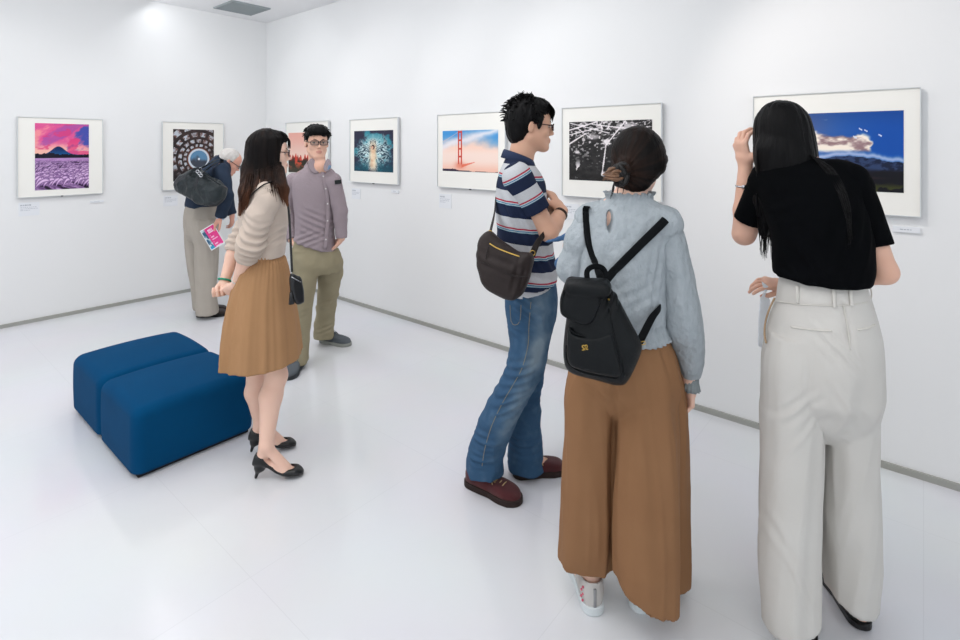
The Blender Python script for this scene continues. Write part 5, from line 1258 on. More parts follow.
# ================================================================ woman with the black backpack
def build_backpacker():
    Zc = 1.74
    root = empty('person', (.47, 1.76, 0), 'woman in crinkled grey-blue blouse and wide brown trousers, hair knotted, seen from behind', 'person')
    h = Fr(W(640, 161, 1.77), yaw=36, pitch=8, roll=5, sc_=0.89)
    B = Field(0.004)
    pel, wst, chs, nb = W(622, 365, Zc), W(620, 322, Zc), W(621, 250, Zc), W(629, 203, Zc)
    shL, shR = W(589, 224, 1.76), W(665, 226, 1.68)
    add_torso(B, pel, wst, chs, nb, shL, shR, (.966, -.26, 0), .145, .115, .125, .6); add_neck(B, nb, h, .047); add_head(B, h, male=False)
    B.add(ell(W(613, 221, 1.735), (.05, .043, .07)), .03)
    elL, wrL = W(575, 266, 1.76), W(577, 250, 1.95); elR, wrR = W(681, 308, 1.70), W(690.5, 384, 1.76)
    add_arm(B, shL, elL, wrL, .040, .034, .024); add_arm(B, shR, elR, wrR, .040, .033, .023)
    add_hand(B, wrR, (.0, .12, -1), (-1, 0, .1), (.2, 1, 0), curl=(.8, .85, .85, .9), s=.84)
    add_hand(B, wrL, (-.1, .9, .2), (0, .2, -1), (1, 0, 0), curl=(.5, .5, .5, .5), s=.84)
    f1 = Fr(FL(595, 616)+np.array([0, .0, 0]), -4); f2 = Fr(FL(641, 613.5), 12)
    add_leg(B, W(603, 375, 1.75), W(594, 480, 1.76), f1.p(0, .052, .095), f1.p(0, .19, .03), .08, .05, .030)
    add_leg(B, W(644, 375, 1.73), W(644, 480, 1.74), f2.p(0, .052, .095), f2.p(0, .19, .03), .08, .05, .030)
    v, f = B.mesh(smooth=1)
    meshobj('body', v, f, None, root, mats=[m_skin_f, m_lip], matidx=lips_idx(h, v, f))
    face_bits(root, h, male=False)
    # hair gathered to a low knot left of the nape
    K = W(620, 173, 1.68)
    H = Field(0.004)
    H.add(SK([S(635, 125.5, 4, 1.76, .02), S(636, 128.5, 12, 1.76, .05), S(637.5, 135, 19.5, 1.76, .075), S(638, 145, 25.5, 1.757, .09), S(638.7, 157, 28, 1.752, .095), S(638.5, 168, 27, 1.745, .085), S(636, 178, 22, 1.735, .065), S(634, 186, 16.5, 1.725, .045), S(634, 192, 8, 1.72, .03)]), 0)
    H.add(h.ell((0, -.014, .036), (.083, .103, .090)), .01)
    H.add(cone(W(659.5, 160, 1.76), W(653, 185, 1.78), .022, .009), .02); H.add(cone(W(625, 168, 1.68), K, .03, .022), .02)
    H.sub(h.ell((0.0, .095, -.055), (.075, .08, .095)), .01)
    def hd(v, nn):
        d = v-K; a = np.arctan2(d[:, 2], d[:, 0]); q = np.stack([np.sin(a)*4.2, np.cos(a)*4.2, np.linalg.norm(d, axis=1)*3], 1)
        return .0022*(noise3(q, 2.4, 2)+.7*noise3(q, 5.5, 4))*smoothstep(.01, .05, np.linalg.norm(d, axis=1))
    v, f = H.mesh(disp=hd)
    d = v-K; a = np.arctan2(d[:, 2], d[:, 0]); r = np.linalg.norm(d, axis=1)
    br = np.clip(.1+.8*noise3(np.stack([np.sin(a)*4.2, np.cos(a)*4.2, r*2], 1), 3.0, 7)+.8*smoothstep(.13, .03, r)+.5*smoothstep(1.42, 1.30, v[:, 2])*(v[:, 0] > .55), 0, 1)
    hair = meshobj('hair', v, f, m_hairc, root, cols=lin(mix((8, 6, 6), (70, 44, 32), br*.5)))
    kn = []
    for i in range(3):     # knot: three wound locks
        t = np.linspace(0, 2*math.pi*.95, 26); c = K+np.array([.006-.008*i, -.016, -.004*i])
        P = [c+np.array([math.cos(x+i*2)*.018, -.006*math.sin(x*2+i), math.sin(x+i*2)*.029]) for x in t]
        kn.append(tube(P, [.006, .010, .010, .006], 10))
    kn.append(uvsphere(K+np.array([0, -.010, 0]), (.022, .018, .032)))
    rs = []; rng = np.random.RandomState(8)
    tail = []
    for i in range(26):
        o = rng.normal(0, .006, 3); tail.append([K+np.array([-.004, -.015, -.004])+o, K+np.array([-.026, -.024, -.004])+o*1.3, W(604+rng.uniform(-2, 5), 176+rng.uniform(-3, 5), 1.655)])
    for i in range(14):
        x = rng.uniform(618, 652); rs.append([W(x, 184, 1.695), W(x+rng.uniform(-2, 2), 192, 1.70), W(x+rng.uniform(-4, 4), 198+rng.uniform(-2, 5), 1.705)])
    for i in range(6): rs.append([W(614, 182, 1.69), W(612+i*.4, 190, 1.69), W(611+rng.uniform(-2, 3), 199, 1.69)])
    m_kn = mat('hair_knot_dark', (18, 15, 15), .45, spec=.4, bump=.5, bscale=80); m_tl = mat('hair_tail_brown', (150, 112, 84), .5, spec=.5, bump=.4, bscale=80, col2=(80, 56, 42), cscale=40)
    meshobj('hair_knot', *join(*kn), m_kn, hair); meshobj('hair_tail', *strands(tail, .0052), m_tl, hair, label='light brown loose end of hair'); meshobj('loose_strands', *strands(rs, .0009), m_kn, hair)
    # blouse
    m_bl = mat('crinkled_blue_grey_blouse', (160, 168, 173), .8, bump=.9, bscale=45, stretch=(1.4, 1.4, .8), col2=(174, 181, 186), cscale=30, spec=.1, weave=.2)
    def wr(v, nn):
        q = cloth_noise(v, .003, (18, 18, 7), 31)+cloth_noise(v, .0022, (40, 40, 22), 5)
        q += fold(v, W(640, 300, 1.58), (1, 0, .5), (-.5, 0, 1), .08, .016, .0025, 3)+fold(v, W(655, 285, 1.58), (.2, 0, 1), (1, 0, -.2), .10, .014, .003, 3)
        return q
    T = Field(0.004)
    T.add(SK([S(629, 194, 20, 1.735, .062), S(629, 202, 23, 1.735, .07), S(629, 208, 33, Zc, .085), S(628, 216, 42, Zc, .098), S(626, 228, 46, Zc, .110), S(622, 250, 47, Zc, .122), S(619.5, 280, 47, Zc, .132), S(618.5, 303, 48, Zc, .142), S(619, 314, 46.5, Zc, .136), S(620, 320, 44.5, Zc, .124), S(620.5, 326, 46, Zc, .130), S(621, 333, 49, Zc, .138)], p=2.2))
    for q in (W(592, 219, 1.765), W(664.5, 224, 1.675)): T.add(cone(W(629, 212, 1.735), q, .050, .056), .03)
    # drop-shaped opening below the collar
    k0 = W(611.5, 221, 1.65); T.sub(ell(k0, (.011, .065, .040), [[1, 0, -.12], [0, 1, 0], [.12, 0, 1]]))
    v, f = T.mesh(disp=wr)
    tz = v[:, 2]; ang = np.arctan2(v[:, 0]-.46, v[:, 1]-Zc)
    hem = W(0, 320, Zc)[2]; nrm2 = np.stack([np.sin(ang), np.cos(ang), ang*0], 1)
    v = v+nrm2*((.004*np.sin(ang*46)*smoothstep(hem+.05, hem-.01, tz)))[:, None]
    bl = meshobj('blouse', v, f, m_bl, root)
    T2 = Field(.004); T2.add(ell(W(611.5, 221, 1.66), (.03, .012, .055))); vv, ff = T2.mesh(); 
    # shirred stand collar
    P = []; rows = []
    na = 140
    for py, hw_, dz, amp in ((206.5, 25.5, .074, .002), (203, 24.2, .071, .003), (200, 23.0, .067, .0022), (197, 22.6, .066, .003), (194.5, 23.2, .067, .0035), (192, 24.5, .070, .006), (192.4, 23.0, .066, .006), (197, 21.2, .060, .001), (206, 22, .062, 0)):
        c = W(629.3, py, 1.735); a = np.linspace(0, 2*np.pi, na, endpoint=False)
        rr = 1+0*a; w_ = amp*np.sin(a*34+py*.9)
        rows.append(np.stack([c[0]+(hw_/F*1.735+w_)*np.cos(a), c[1]+(dz+w_)*np.sin(a), c[2]+.003*np.sin(a*20+1)*(1 if py < 198 else 0)-.012*np.sin(a)*0+.0*a], 1))
    V_ = np.vstack(rows); nr = len(rows)
    Fc = [[j*na+i, j*na+(i+1) % na, ((j+1) % nr)*na+(i+1) % na, ((j+1) % nr)*na+i] for j in range(nr) for i in range(na)]
    meshobj('collar', V_, Fc, m_bl, bl, label='shirred ruffled stand collar')
    def sleeve(st, up, cuff=None, name='sleeve'):
        Sl = Field(.004); Sl.add(SK(st)); 
        for pr, k in up: Sl.add(pr, k)
        v, f = Sl.mesh(disp=lambda v, nn: cloth_noise(v, .006, (16, 16, 5), 41)+cloth_noise(v, .002, (40, 40, 20), 6)); return meshobj(name, v, f, m_bl, bl)
    sleeve([S(664, 217, 7, 1.695, .03), S(668, 223, 12, 1.690, .05), S(671, 236, 14.5, 1.685, .058), S(674, 255, 15, 1.680, .060), S(677.5, 280, 17, 1.680, .063), S(680.5, 305, 18.5, 1.680, .066), S(684, 330, 18, 1.690, .066), S(688.5, 352, 14.5, 1.73, .055), S(691, 368, 10.5, 1.745, .042), S(691.5, 376, 7.5, 1.75, .031)], [])
    cf = []
    a = np.linspace(0, 2*np.pi, 60, endpoint=False)
    for py, r_, am in ((374, .025, .001), (378, .0245, .002), (382, .024, .002), (386, .0265, .004), (390, .029, .005), (390, .026, .005), (384, .021, 0), (374, .021, 0)):
        c = W(691, py, 1.755); w_ = am*.45*np.sin(a*14+py*.2); cf.append(np.stack([c[0]+(r_+w_)*np.cos(a), c[1]+(r_+w_)*np.sin(a), c[2]+.002*np.sin(a*9)*.5], 1))
    m_cf = mat('grey_cuff', (140, 148, 150), .85, bump=.6, bscale=60)
    n6 = 60; nr = len(cf); meshobj('cuff', np.vstack(cf), [[j*n6+i, j*n6+(i+1) % n6, ((j+1) % nr)*n6+(i+1) % n6, ((j+1) % nr)*n6+i] for j in range(nr) for i in range(n6)], m_cf, bl)
    Sl = Field(.004)
    for p_, q_, r1, r2 in ((W(591, 221, 1.76), W(583, 240, 1.75), .044, .054), (W(583, 240, 1.75), W(575, 268, 1.76), .052, .055), (W(575, 268, 1.76), W(576, 262, 1.84), .055, .048), (W(576, 262, 1.84), W(577, 252, 1.92), .050, .030)): Sl.add(cone(p_, q_, r1, r2), .02)
    v, f = Sl.mesh(disp=lambda v, nn: cloth_noise(v, .006, (16, 16, 6), 43)+cloth_noise(v, .002, (40, 40, 20), 6)); meshobj('sleeve', v, f, m_bl, bl)
    # trousers
    m_tr = mat('brown_twill', (140, 102, 72), .75, col2=(146, 108, 77), cscale=6, spec=.1, weave=.25)
    J = Field(.005)
    J.add(SK([S(620.5, 322, 43, Zc, .112), S(621, 330, 45, Zc, .120), S(622.5, 350, 51, Zc, .138), S(624, 375, 54, Zc, .146), S(625, 390, 52, Zc, .13), S(624, 408, 42, Zc, .09), S(620, 426, 24, Zc, .04)], p=2.2))
    J.add(capped(SK([S(600, 345, 22, 1.75, .10), S(594.5, 375, 25.5, 1.75, .120), S(590.5, 400, 23.8, 1.752, .12), S(590, 416, 23.8, 1.755, .118), S(589.5, 465, 24.9, 1.76, .105), S(588, 537, 26.6, 1.765, .09), S(584.5, 575, 25.1, 1.77, .075), S(584, 600, 25.1, 1.77, .075)], p=2.3), W(585, 577, 1.695), (.02, .05, -1)), .008)
    J.add(capped(SK([S(640, 345, 26, 1.73, .10), S(645.5, 375, 29.5, 1.72, .122), S(645, 400, 30.5, 1.715, .125), S(645, 416, 31.5, 1.705, .122), S(645.2, 465, 32.2, 1.69, .12), S(645.6, 537, 32, 1.67, .115), S(647, 590, 30.5, 1.66, .11), S(648, 630, 29.5, 1.655, .11)], p=2.3), W(656, 618, 1.55), (-.42, .12, -1)), .014)
    J.add(capped(SK([S(655, 350, 18, 1.77, .08), S(663, 380, 19, 1.775, .085), S(666, 416, 20, 1.78, .08), S(668, 465, 20, 1.785, .075), S(669.5, 537, 20.5, 1.79, .07), S(670, 600, 20.5, 1.79, .07)], p=2.3), W(688, 590, 1.73), (.0, .05, -1)), .008)
    c1 = W(585, 560, 1.768); c2 = W(647.5, 585, 1.66)
    J.sub(SK([(c1+[0, 0, -.2], .070, .056), (c1+[0, 0, .05], .070, .056)])); J.sub(SK([(c2+[0, 0, -.2], .076, .088), (c2+[0, 0, .05], .076, .088)]))
    def jw(v, nn):
        q = np.stack([v[:, 0]*16, v[:, 1]*16, v[:, 2]*1.3], 1); d = (.004*noise3(q, 1, 9)+vfolds(v, .010, 17, .8, 4))*smoothstep(1.05, .6, v[:, 2])
        d += cloth_noise(v, .002, (8, 8, 8), 12)
        d += pull(v, [W(615, 372, 1.60), W(614, 395, 1.61), W(614.5, 420, 1.63)], -.007, .008)
        d += pull(v, [W(664, 345, 1.62), W(667, 380, 1.63), W(666, 410, 1.63)], -.007, .010)+pull(v, [W(640, 420, 1.59), W(643, 500, 1.57), W(648, 600, 1.55)], .006, .02)+pull(v, [W(583, 400, 1.63), W(577, 480, 1.66), W(572, 560, 1.69)], .005, .02)
        d += fold(v, W(604, 395, 1.6), (1, 0, -.8), (.8, 0, 1), .06, .02, .003, 2)
        return d
    v, f = J.mesh(disp=jw, smooth=1)
    meshobj('trousers', v, f, m_tr, root)
    # white canvas shoes
    m_cv = mat('white_canvas', (196, 192, 188), .8, weave=.3); m_rb = mat('white_rubber', (214, 220, 222), .5)
    for q, ff in ((0, f1), (1, f2)):
        o = shoe(root, ff.o, -4 if q == 0 else 12, .235, .088, m_cv, m_rb, 'sneaker', top=.082, toeh=.05, soleh=.026, laces=m_rb, collar=.036)
        meshobj('heel_strip', *join(box(ff.p(0, .001, .055), (.009, .006, .060), ff.R)), mat('heel_strip', (150, 150, 152), .7), o)
        if q == 0:
            ch = []
            for i, (x, z) in enumerate(((-.034, .078), (-.037, .066), (-.034, .056), (-.038, .046), (-.035, .036))): ch.append(uvsphere(ff.p(x, .02+.006*(i % 2), z), .004, 8, 6))
            meshobj('embroidery', *join(*ch), mat('pink_embroidery', (206, 104, 122), .8), o)
    # ---- backpack
    m_bp = mat('black_leatherette', (5, 9, 12), .45, spec=.24, bump=.15, bscale=120); m_wb = mat('black_webbing', (10, 13, 16), .8, spec=.15, weave=.5)
    n = nrm((-.22, -.97, .10)); P0 = W(600, 335, 1.53)
    bag = empty('backpack', W(600, 380, 1.53), 'small black leatherette backpack with a gold emblem, worn by the woman in blue-grey blouse', 'backpack')
    G = Field(.004)
    ol = [(568, 300), (566.5, 320), (563.5, 344), (564, 361), (568, 370), (579, 375.5), (600, 380.5), (619, 383.5), (627, 380), (636, 362), (640.5, 347), (638, 338), (629, 318), (619, 300), (611, 289), (590, 286), (574, 288)]
    G.add(slabpoly(ol, P0, n, .030, .028, bulge=.030))
    def bd(v, nn): return cloth_noise(v, .004, (7, 7, 7), 55)+pull(v, onto([(610, 316), (616, 340), (622, 362), (626, 378)], v0), -.0, .01)
    v0, _ = G.mesh()
    v, f = G.mesh(disp=lambda v, nn: cloth_noise(v, .004, (7, 7, 7), 55)+fold(v, W(612, 303, 1.47), (.5, 0, 1), (1, 0, -.5), .05, .01, .004, 3), smooth=1)
    body = meshobj('bag_body', v, f, m_bp, bag)
    meshobj('seam_piping', *join(tube(onto([(608, 300), (611, 316), (616, 340), (622, 362), (625, 376)], v), .0022, 6), tube(onto([(566, 345), (567, 362), (580, 371.5), (600, 376.5), (617, 379)], v), .0022, 6)), m_bp, body)
    # pocket
    G = Field(.004); G.add(slabpoly([(568.5, 327), (573, 332), (583, 335), (597, 335), (611, 332), (616, 345), (620, 365), (619, 376), (600, 374), (580, 369), (569, 363), (567, 345)], P0+n*.045, n, .016, .012, bulge=.010)); v2, f2_ = G.mesh(smooth=1)
    pk = meshobj('front_pocket', v2, f2_, m_bp, body)
    meshobj('pocket_edge', *tube(onto([(569, 328.5), (574, 333), (583, 335.5), (597, 335.5), (610, 333)], v2, lift=.001), .0025, 6), m_bp, pk)
    # gold emblem: two linked curls
    Pe = onto([(580.5, 348), (589.5, 347)], v2, lift=.003, sm=0); e0 = (Pe[0]+Pe[-1])/2; ux = nrm(Pe[-1]-Pe[0]); uz = np.array([0, 0, 1.0])
    def E_(pts, r=.0016): return tube(catmull([e0+ux*x*.72+uz*z*.72 for x, z in pts], 5), r*.8, 6)
    meshobj('emblem', *join(E_([(-.012, -.008), (-.006, -.009), (-.005, -.003), (-.009, .001), (-.011, .006), (-.006, .009), (-.001, .007)]), E_([(-.001, .007), (.001, .000), (-.001, -.008), (.001, -.010)]), E_([(-.001, .006), (.005, .009), (.009, .004), (.007, -.003), (.006, -.008), (.012, -.008)]), E_([(-.012, .003), (-.007, .003)], .0013)), m_gold, pk, label='small gold emblem')
    # flap: curved lid that falls over the front
    G = Field(.004); G.add(slabpoly([(566, 285), (571, 280.5), (585, 280), (603, 284), (609, 290), (602, 299), (597, 312), (592, 322), (584, 324.5), (572, 321), (561.5, 315), (560, 306), (562, 294)], P0+n*.062, n, .010, .008, bulge=.012)); G.add(rbox(W(588, 287, 1.50), (.062, .040, .020), .018, [np.cross(n, [0, 0, 1]), n, [0, 0, 1]]), .012)
    v3, f3 = G.mesh(disp=lambda v, nn: cloth_noise(v, .004, (9, 9, 9), 58), smooth=1)
    fl = meshobj('flap', v3, f3, m_bp, bag)
    meshobj('flap_piping', *tube(onto([(564, 290), (561.5, 304), (563, 314.5), (573, 320), (584, 323), (591, 320), (596, 310), (601, 299)], v3, lift=.001), .002, 6), m_bp, fl)
    meshobj('stud', *uvsphere(onto([(608.5, 299.5), (609, 300)], v, lift=.002)[0], .0035, 10, 8), m_gold, body)
    # straps and handle
    def back(pts, off): return [W(a, b, c-off) for a, b, c in pts]
    # shoulder straps lie on the blouse
    vb = np.array([list(q.co) for q in bl.data.vertices])+parent_world(root)
    pl = onto([(586, 209), (585.5, 222), (588, 240), (592.5, 256), (598, 270)], vb, lift=.008)
    L0 = [W(589, 214, 1.79), W(588, 208, 1.76), W(586.5, 207, 1.71)]
    m_w = [(0, .8, .6), (0, .3, 1), (0, -.5, 1)]
    meshobj('shoulder_strap', *strap_geo(L0+[pl[2], pl[12], pl[20], W(598, 271, 1.575), W(602, 283, 1.55)], .021, .005, m_w+[(0, -1, .3)]+[(0, -1, 0)]*4), m_wb, bag)
    pr = onto([(668, 217.5), (655, 230), (640, 245), (625, 260), (611, 274)], vb, lift=.009)
    meshobj('shoulder_strap', *strap_geo([W(667, 222, 1.78), W(669, 214, 1.74), pr[2], pr[12], pr[20], W(613, 272, 1.585), W(604, 283, 1.55)], .026, .005, [(0, .6, .8), (0, -.2, 1), (0, -.9, .4)]+[(0, -1, 0.05)]*4), m_wb, bag)
    meshobj('lower_strap', *strap_geo([W(663, 300, 1.72), W(660, 308, 1.62), W(652, 318, 1.575), W(643, 335, 1.545), W(634, 352, 1.53)], .024, .005, [(1, -.3, 0), (.6, -.8, 0), (0, -1, 0), (0, -1, 0), (0, -1, 0)]), m_wb, bag)
    bk = W(642.5, 343, 1.535); meshobj('buckle', *tube([bk+np.array([x, -.002, z]) for x, z in ((-.006, .004), (.006, .006), (.008, -.002), (-.004, -.005))], .0016, 6, closed=True), m_gold, bag)
    meshobj('grab_handle', *strap_geo([W(588, 284, 1.50), W(587, 272, 1.515), W(592, 267, 1.52), W(600, 267, 1.525), W(605, 272, 1.53), W(606, 284, 1.52)], .016, .005, (0, -1, 0)), m_wb, bag)
    # ---- blue jacket over the forearm
    m_bj = mat('blue_denim_cloth', (52, 84, 122), .85, col2=(78, 112, 150), cscale=30, bump=.6, bscale=30)
    G = Field(.004); Pj = W(562, 252, 1.96)
    G.add(slabpoly([(566, 237), (572, 233), (586, 238), (592, 262), (592, 303), (577, 309), (574.5, 282), (566, 271.5), (557, 268.5), (555, 262), (562, 254), (565, 247)], Pj, (0, -1, 0), .014, .010, bulge=.014)); G.add(slabpoly([(546, 241), (556, 238), (568, 233), (570, 238), (558, 241), (547, 242.5)], Pj-np.array([0, .0, 0]), (0, -1, 0), .005, .004), .01)
    G.sub(cone(wrL-np.array([0, .15, 0]), wrL+np.array([0, .15, 0]), .02, .02), .005)
    v, f = G.mesh(disp=lambda v, nn: cloth_noise(v, .004, (30, 30, 14), 61))
    jk = meshobj('folded_jacket', v, f, m_bj, None, base=W(562, 272, 1.96)); tag(jk, 'bunched blue denim garment hanging from the forearm of the woman with the backpack', 'garment')
build_backpacker()
# ================================================================ woman in the black top
def build_blacktop():
    root = empty('person', (1.07, 1.66, 0), 'woman in black short-sleeved top and off-white wide trousers, long black hair, hand raised to head', 'person')
    h = Fr(W(783.5, 142, 1.80), yaw=14, pitch=30, roll=-3, sc_=0.95)
    B = Field(0.004)
    pel, wst, chs, nb = W(822, 335, 1.62), W(823, 275, 1.625), W(815, 205, 1.67), W(800, 168, 1.725)
    shL, shR = W(768, 180, 1.77), W(851, 183, 1.625)
    add_torso(B, pel, wst, chs, nb, shL, shR, (.84, -.54, 0), .125, .096, .112, .60); add_neck(B, nb, h, .046); add_head(B, h, male=False)
    elL, wrL = W(744, 234, 1.84), W(745.5, 166, 1.86); elR, wrR = W(884.5, 272, 1.57), W(786, 286, 1.87)
    add_arm(B, shL, elL, wrL, .043, .036, .023); add_arm(B, shR, elR, wrR, .042, .034, .023)
    tipsL, _ = add_hand(B, wrL, (-.26, -.02, 1), (1, .15, .1), (.35, -1, .1), curl=(.58, .64, .70, .74), s=1.0, tout=1.0, tcurl=.3, spread=.22)
    tipsR, thR = add_hand(B, wrR, (-1, -.05, .18), (-.1, .5, -1), (0, -.6, .8), curl=(.35, .45, .55, .6), s=.88, tout=.3, tcurl=.35, spread=.08)
    f1 = Fr(FL(806, 648), 26); f2 = Fr(FL(864, 630.5), 8)
    add_leg(B, W(800, 345, 1.63), W(793, 470, 1.62), f1.p(0, .045, .09), f1.p(0, .19, .03), .085, .05, .030)
    add_leg(B, W(845, 345, 1.64), W(848, 470, 1.65), f2.p(0, .045, .09), f2.p(0, .19, .03), .085, .05, .030)
    v, f = B.mesh(smooth=1)
    meshobj('body', v, f, None, root, mats=[m_skin, m_lip], matidx=lips_idx(h, v, f)); face_bits(root, h, male=False)
    # long straight hair
    H = Field(.004)
    H.add(SK([S(781, 100.5, 5, 1.765, .02), S(781, 103.5, 14, 1.768, .05), S(781.5, 110, 22, 1.77, .075), S(782, 120, 28.5, 1.772, .09), S(783.5, 135, 31, 1.77, .097), S(785, 150, 32, 1.76, .095), S(786, 160, 31.5, 1.75, .085), S(788, 168, 28, 1.74, .075), S(790, 176, 20, 1.71, .06)]), 0)
    H.add(cone(W(770, 150, 1.74), W(765, 200, 1.75), .042, .030), .03); H.add(cone(W(765, 200, 1.75), W(764, 232, 1.76), .030, .016), .02)
    H.add(h.ell((0, -.014, .036), (.083, .103, .090)), .01)
    H.sub(h.ell((0.0, .10, -.04), (.072, .085, .10)), .01)
    def hd(v, nn):
        az = np.arctan2(v[:, 0]-W(783, 0, 1.77)[0], -(v[:, 1]-1.77)); q = np.stack([np.sin(az)*5, np.cos(az)*5, v[:, 2]*2.2], 1)
        return .0022*(noise3(q, 2.2, 2)+.7*noise3(q, 5.0, 4))
    v, f = H.mesh(disp=hd)
    rs = []; rng = np.random.RandomState(5)
    for i in range(150):     # crown to neck, hanging on the left
        x = rng.uniform(754, 776); t = (x-754)/22; zz = 1.73+.05*rng.rand()
        e = rng.uniform(205, 262)-12*abs(t-.5)
        rs.append([W(757+t*18, 150, zz), W(757+t*15, 185, zz), W(757.5+t*14+rng.normal(0, 1), 215, zz+.01), W(761+t*8+rng.normal(0, 2.2), e, zz+.01)])
    hair = meshobj('hair', *join((v, f), strands(rs, .0026)), m_hairb, root)
    # top
    m_tp = mat('black_jersey', (5, 6, 8), .9, spec=.06, col2=(7, 8, 11), cscale=6, weave=.3)
    T = Field(.004)
    T.add(SK([S(799, 158, 15, 1.735, .055), S(800, 163, 28, 1.73, .075), S(803, 168, 43, 1.72, .088), S(805, 175, 50, 1.705, .10), S(808.5, 190, 52, 1.685, .112), S(815, 215, 52.5, 1.66, .12), S(821, 240, 52, 1.64, .122), S(822, 264, 51.5, 1.625, .118), S(820, 280, 49.5, 1.62, .124), S(819.5, 290, 48.5, 1.62, .124)], p=2.3))
    T.add(cone(W(800, 171, 1.72), W(848, 182, 1.635), .054, .054), .02)
    T.add(cone(W(778, 177, 1.74), W(765, 184, 1.765), .050, .052), .03); T.add(cone(W(840, 178, 1.65), W(855, 190, 1.625), .050, .048), .03)
    T.cut(W(821, 287, 1.52), (0, .08, -1))
    def wr(v, nn):
        return cloth_noise(v, .003, (7, 7, 5), 71)+fold(v, W(800, 262, 1.52), (.5, 0, -1), (1, 0, .5), .10, .022, .004, 3)+fold(v, W(850, 240, 1.54), (-.4, 0, -1), (1, 0, -.4), .10, .02, .004, 3)+fold(v, W(785, 215, 1.56), (1, 0, .5), (-.5, 0, 1), .07, .02, .004, 2)
    v, f = T.mesh(disp=wr, smooth=1); top = meshobj('black_top', v, f, m_tp, root); vt = v
    for sh, el, fr, r0, r1 in ((shL, elL, .76, .054, .050), (shR, elR, .72, .052, .046)):
        e = sh+(el-sh)*fr; d = nrm(el-sh); Sl = Field(.004); Sl.add(cone(sh-d*.01, e+d*.06, r0, r1)); Sl.cut(e, d); Sl.sub(cone(e-d*.02, e+d*.05, r1-.007, r1-.007))
        v, f = Sl.mesh(disp=wr, smooth=1); meshobj('sleeve', v, f, m_tp, top)
    # strands falling over the back of the top
    rs = []
    for i in range(26):
        t = i/25+rng.normal(0, .04); a = [(806+t*8, 150+t*4), (822+t*10, 168), (836+t*9, 190), (845+t*6, 215+rng.uniform(-4, 4)), (849+t*3+rng.normal(0, 1.5), rng.uniform(232, 262))]
        P = onto(a, vt, lift=.0025, n=2); P[0] = W(804+t*6, 148+t*6, 1.69); P[1] = P[1]*.6+W(813, 158, 1.66)*.4; rs.append(P)
    meshobj('hair_strands', *strands(rs, .0014), m_hairb, hair)
    # trousers
    m_tr = mat('offwhite_linen', (206, 202, 196), .8, col2=(212, 209, 204), cscale=5, spec=.1, weave=.3)
    J = Field(.005)
    J.add(SK([S(821.5, 276, 43, 1.62, .102), S(821.5, 283, 44.5, 1.62, .108), S(822, 292, 46.5, 1.62, .116), S(823, 303, 49, 1.62, .122), S(822.5, 318, 54, 1.62, .138), S(822, 334, 57.3, 1.62, .148), S(821, 355, 58.3, 1.62, .15), S(820.5, 385, 58.8, 1.625, .145), S(820.5, 405, 54, 1.625, .11), S(820.5, 420, 44, 1.625, .075), S(820.5, 436, 26, 1.625, .04)], p=2.25))
    J.add(capped(SK([S(795, 330, 27, 1.64, .12), S(792, 360, 30, 1.645, .135), S(791, 400, 28.9, 1.645, .128), S(790.5, 443, 29.4, 1.64, .12), S(789.5, 501, 29.9, 1.63, .115), S(789, 560, 29.9, 1.62, .115), S(790.5, 610, 27.9, 1.61, .115), S(791, 660, 27.4, 1.61, .115)], p=2.3), W(812, 641, 1.50), (.30, .10, -1)), .010)
    J.add(capped(SK([S(848, 330, 29, 1.63, .12), S(849.5, 360, 29, 1.635, .135), S(849, 400, 28.4, 1.64, .128), S(849.5, 443, 28.4, 1.645, .12), S(850.5, 501, 28.9, 1.65, .115), S(851, 547, 28.9, 1.66, .112), S(850, 600, 26.4, 1.67, .11), S(850, 650, 26.4, 1.67, .11)], p=2.3), W(862, 619, 1.56), (-.28, .12, -1)), .010)
    c1 = W(790.5, 600, 1.61); c2 = W(850, 590, 1.668)
    J.sub(SK([(c1+[0, 0, -.3], .070, .095), (c1+[0, 0, .04], .070, .095)])); J.sub(SK([(c2+[0, 0, -.3], .068, .090), (c2+[0, 0, .04], .068, .090)]))
    def jw(v, nn):
        q = np.stack([v[:, 0]*15, v[:, 1]*15, v[:, 2]*1.5], 1); d = (.004*noise3(q, 1, 19)+vfolds(v, .010, 15, 1.0, 8))*smoothstep(1.05, .7, v[:, 2])+cloth_noise(v, .0028, (9, 9, 6), 14)
        for px, py, an, amp, n in ((803, 418, -1.2, .004, 2), (812, 442, -1.5, .003, 1), (838, 350, 1.2, .003, 2), (780, 540, 2.2, .004, 2), (805, 590, 2.4, .003, 1), (846, 405, 1.5, .002, 2)):
            d += fold(v, W(px, py, 1.49), (1, 0, -an), (an, 0, 1), .07, .016, amp, n)
        d += pull(v, [W(843.5, 304, 1.50), W(848, 330, 1.48), W(850, 355, 1.48), W(840, 380, 1.50), W(826, 402, 1.53), W(821, 425, 1.56)], -.006, .008)
        d += pull(v, [W(776, 310, 1.55), W(768, 360, 1.55), W(765, 450, 1.55), W(765, 560, 1.55)], .004, .008)
        return d
    v, f = J.mesh(disp=jw, smooth=1); tr = meshobj('trousers', v, f, m_tr, root)
    m_ln = mat('cream_lining', (176, 150, 122), .8); m_tr2 = mat('offwhite_trim', (214, 210, 203), .8); m_dk = mat('seam_shadow_thread', (150, 146, 140), .8)
    meshobj('waistband_edge', *join(tube(onto([(776, 301), (800, 304.5), (825, 305.5), (850, 305), (868, 302)], v), .0016, 6)), m_tr2, tr)
    # centre back seam, pockets
    meshobj('back_seam', *tube(onto([(843.5, 305), (846, 318), (848.5, 332), (850.5, 350)], v), .0016, 6), m_tr2, tr)
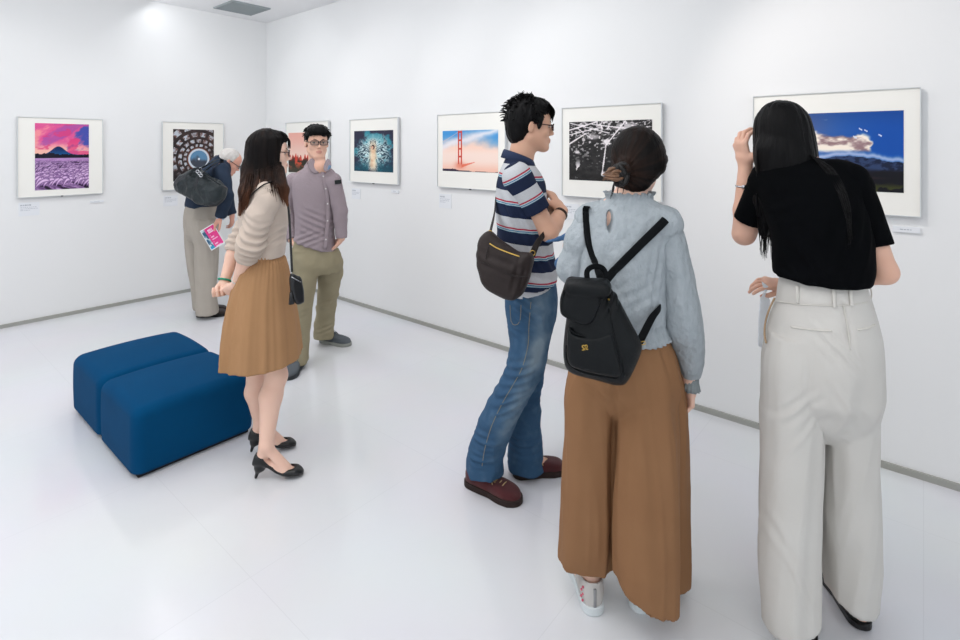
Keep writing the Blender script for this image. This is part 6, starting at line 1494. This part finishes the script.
    for pts in ([(791, 327), (805, 329), (820, 330.5), (832, 331)], [(858, 330), (868, 328), (875, 324.5)]):
        P = onto(pts, v, lift=.001); meshobj('welt_pocket', *tube(P, .0035, 8, ry=.0022), m_tr2, tr)
    meshobj('pocket_opening', *tube(onto([(774.5, 298), (769, 310), (765.5, 322), (764.5, 334), (766, 343)], v, lift=.001, r=4), .0045, 8, ry=.003), m_ln, tr, label='tan side pocket edge')
    for x0, x1, y0, y1 in ((797.5, 797.5, 286, 303), (833.5, 835, 288, 308), (850.5, 852, 287, 306.5)):
        P = onto([(x0, y0), ((x0+x1)/2, (y0+y1)/2), (x1, y1)], v, lift=.004, sm=1); meshobj('belt_loop', *tube(P, .0052, 8, ry=.0022, side=(1, 0, 0)), m_tr2, tr)
    meshobj('belt_loop', *tube(catmull([W(867, 287, 1.60), W(871, 290, 1.595), W(871.5, 297, 1.59), W(869, 302, 1.59)], 4), .0045, 8, ry=.002), m_tr2, tr)
    m_bs = mat('black_shoe_leather', (12, 12, 14), .35, spec=.5)
    shoe(root, f1.o, 26, .24, .082, m_bs, m_bs, 'shoe', top=.074, toeh=.042, soleh=.018, collar=.030); shoe(root, f2.o, 8, .24, .082, m_bs, m_bs, 'shoe', top=.060, toeh=.042, soleh=.018, collar=.030)
    c = wrL*.70+elL*.30; meshobj('bracelet', *tube([c+np.array([math.cos(t)*.0295, math.sin(t)*.0295, .002*math.sin(t)]) for t in np.linspace(0, 2*math.pi, 24, endpoint=False)], .0035, 8, ry=.002, side=(0, 0, 1), closed=True), m_metal, root)
    meshobj('bracelet_plate', *box(c+np.array([-.016, -.027, 0]), (.014, .008, .012)), m_metal, root, label='silver bracelet clasp')
    # white paper slip held in the hand behind the pocket
    m_pp = mat('white_paper', (238, 243, 249), .6, spec=.2)
    G = Field(.003); tip = tipsR[0]
    G.add(slabpoly([(761.5, 281), (769, 287), (764.5, 295)], W(765, 290, 1.84), (0, -1, .0), .0022, .001, smooth_=0), 0)
    G.add(slabpoly([(764, 292), (770, 300), (769, 322), (764, 349), (758, 346), (758.5, 318), (760, 299)], W(765, 300, 1.845), (.1, -1, .1), .0025, .001, smooth_=0), .002)
    v, f = G.mesh(disp=lambda v, nn: cloth_noise(v, .0008, (30, 30, 20), 3)); pp = meshobj('paper_slip', v, f, m_pp, None, base=W(764, 349, 1.845)); tag(pp, 'pale folded paper slip hanging from the hand of the woman in the black top', 'paper')
build_blacktop()
vs = sc.view_settings; vs.view_transform = 'Standard'; vs.look = 'None'; vs.gamma = 1; vs.use_curve_mapping = False; vs.exposure = 0.31
sc.cycles.max_bounces = 8
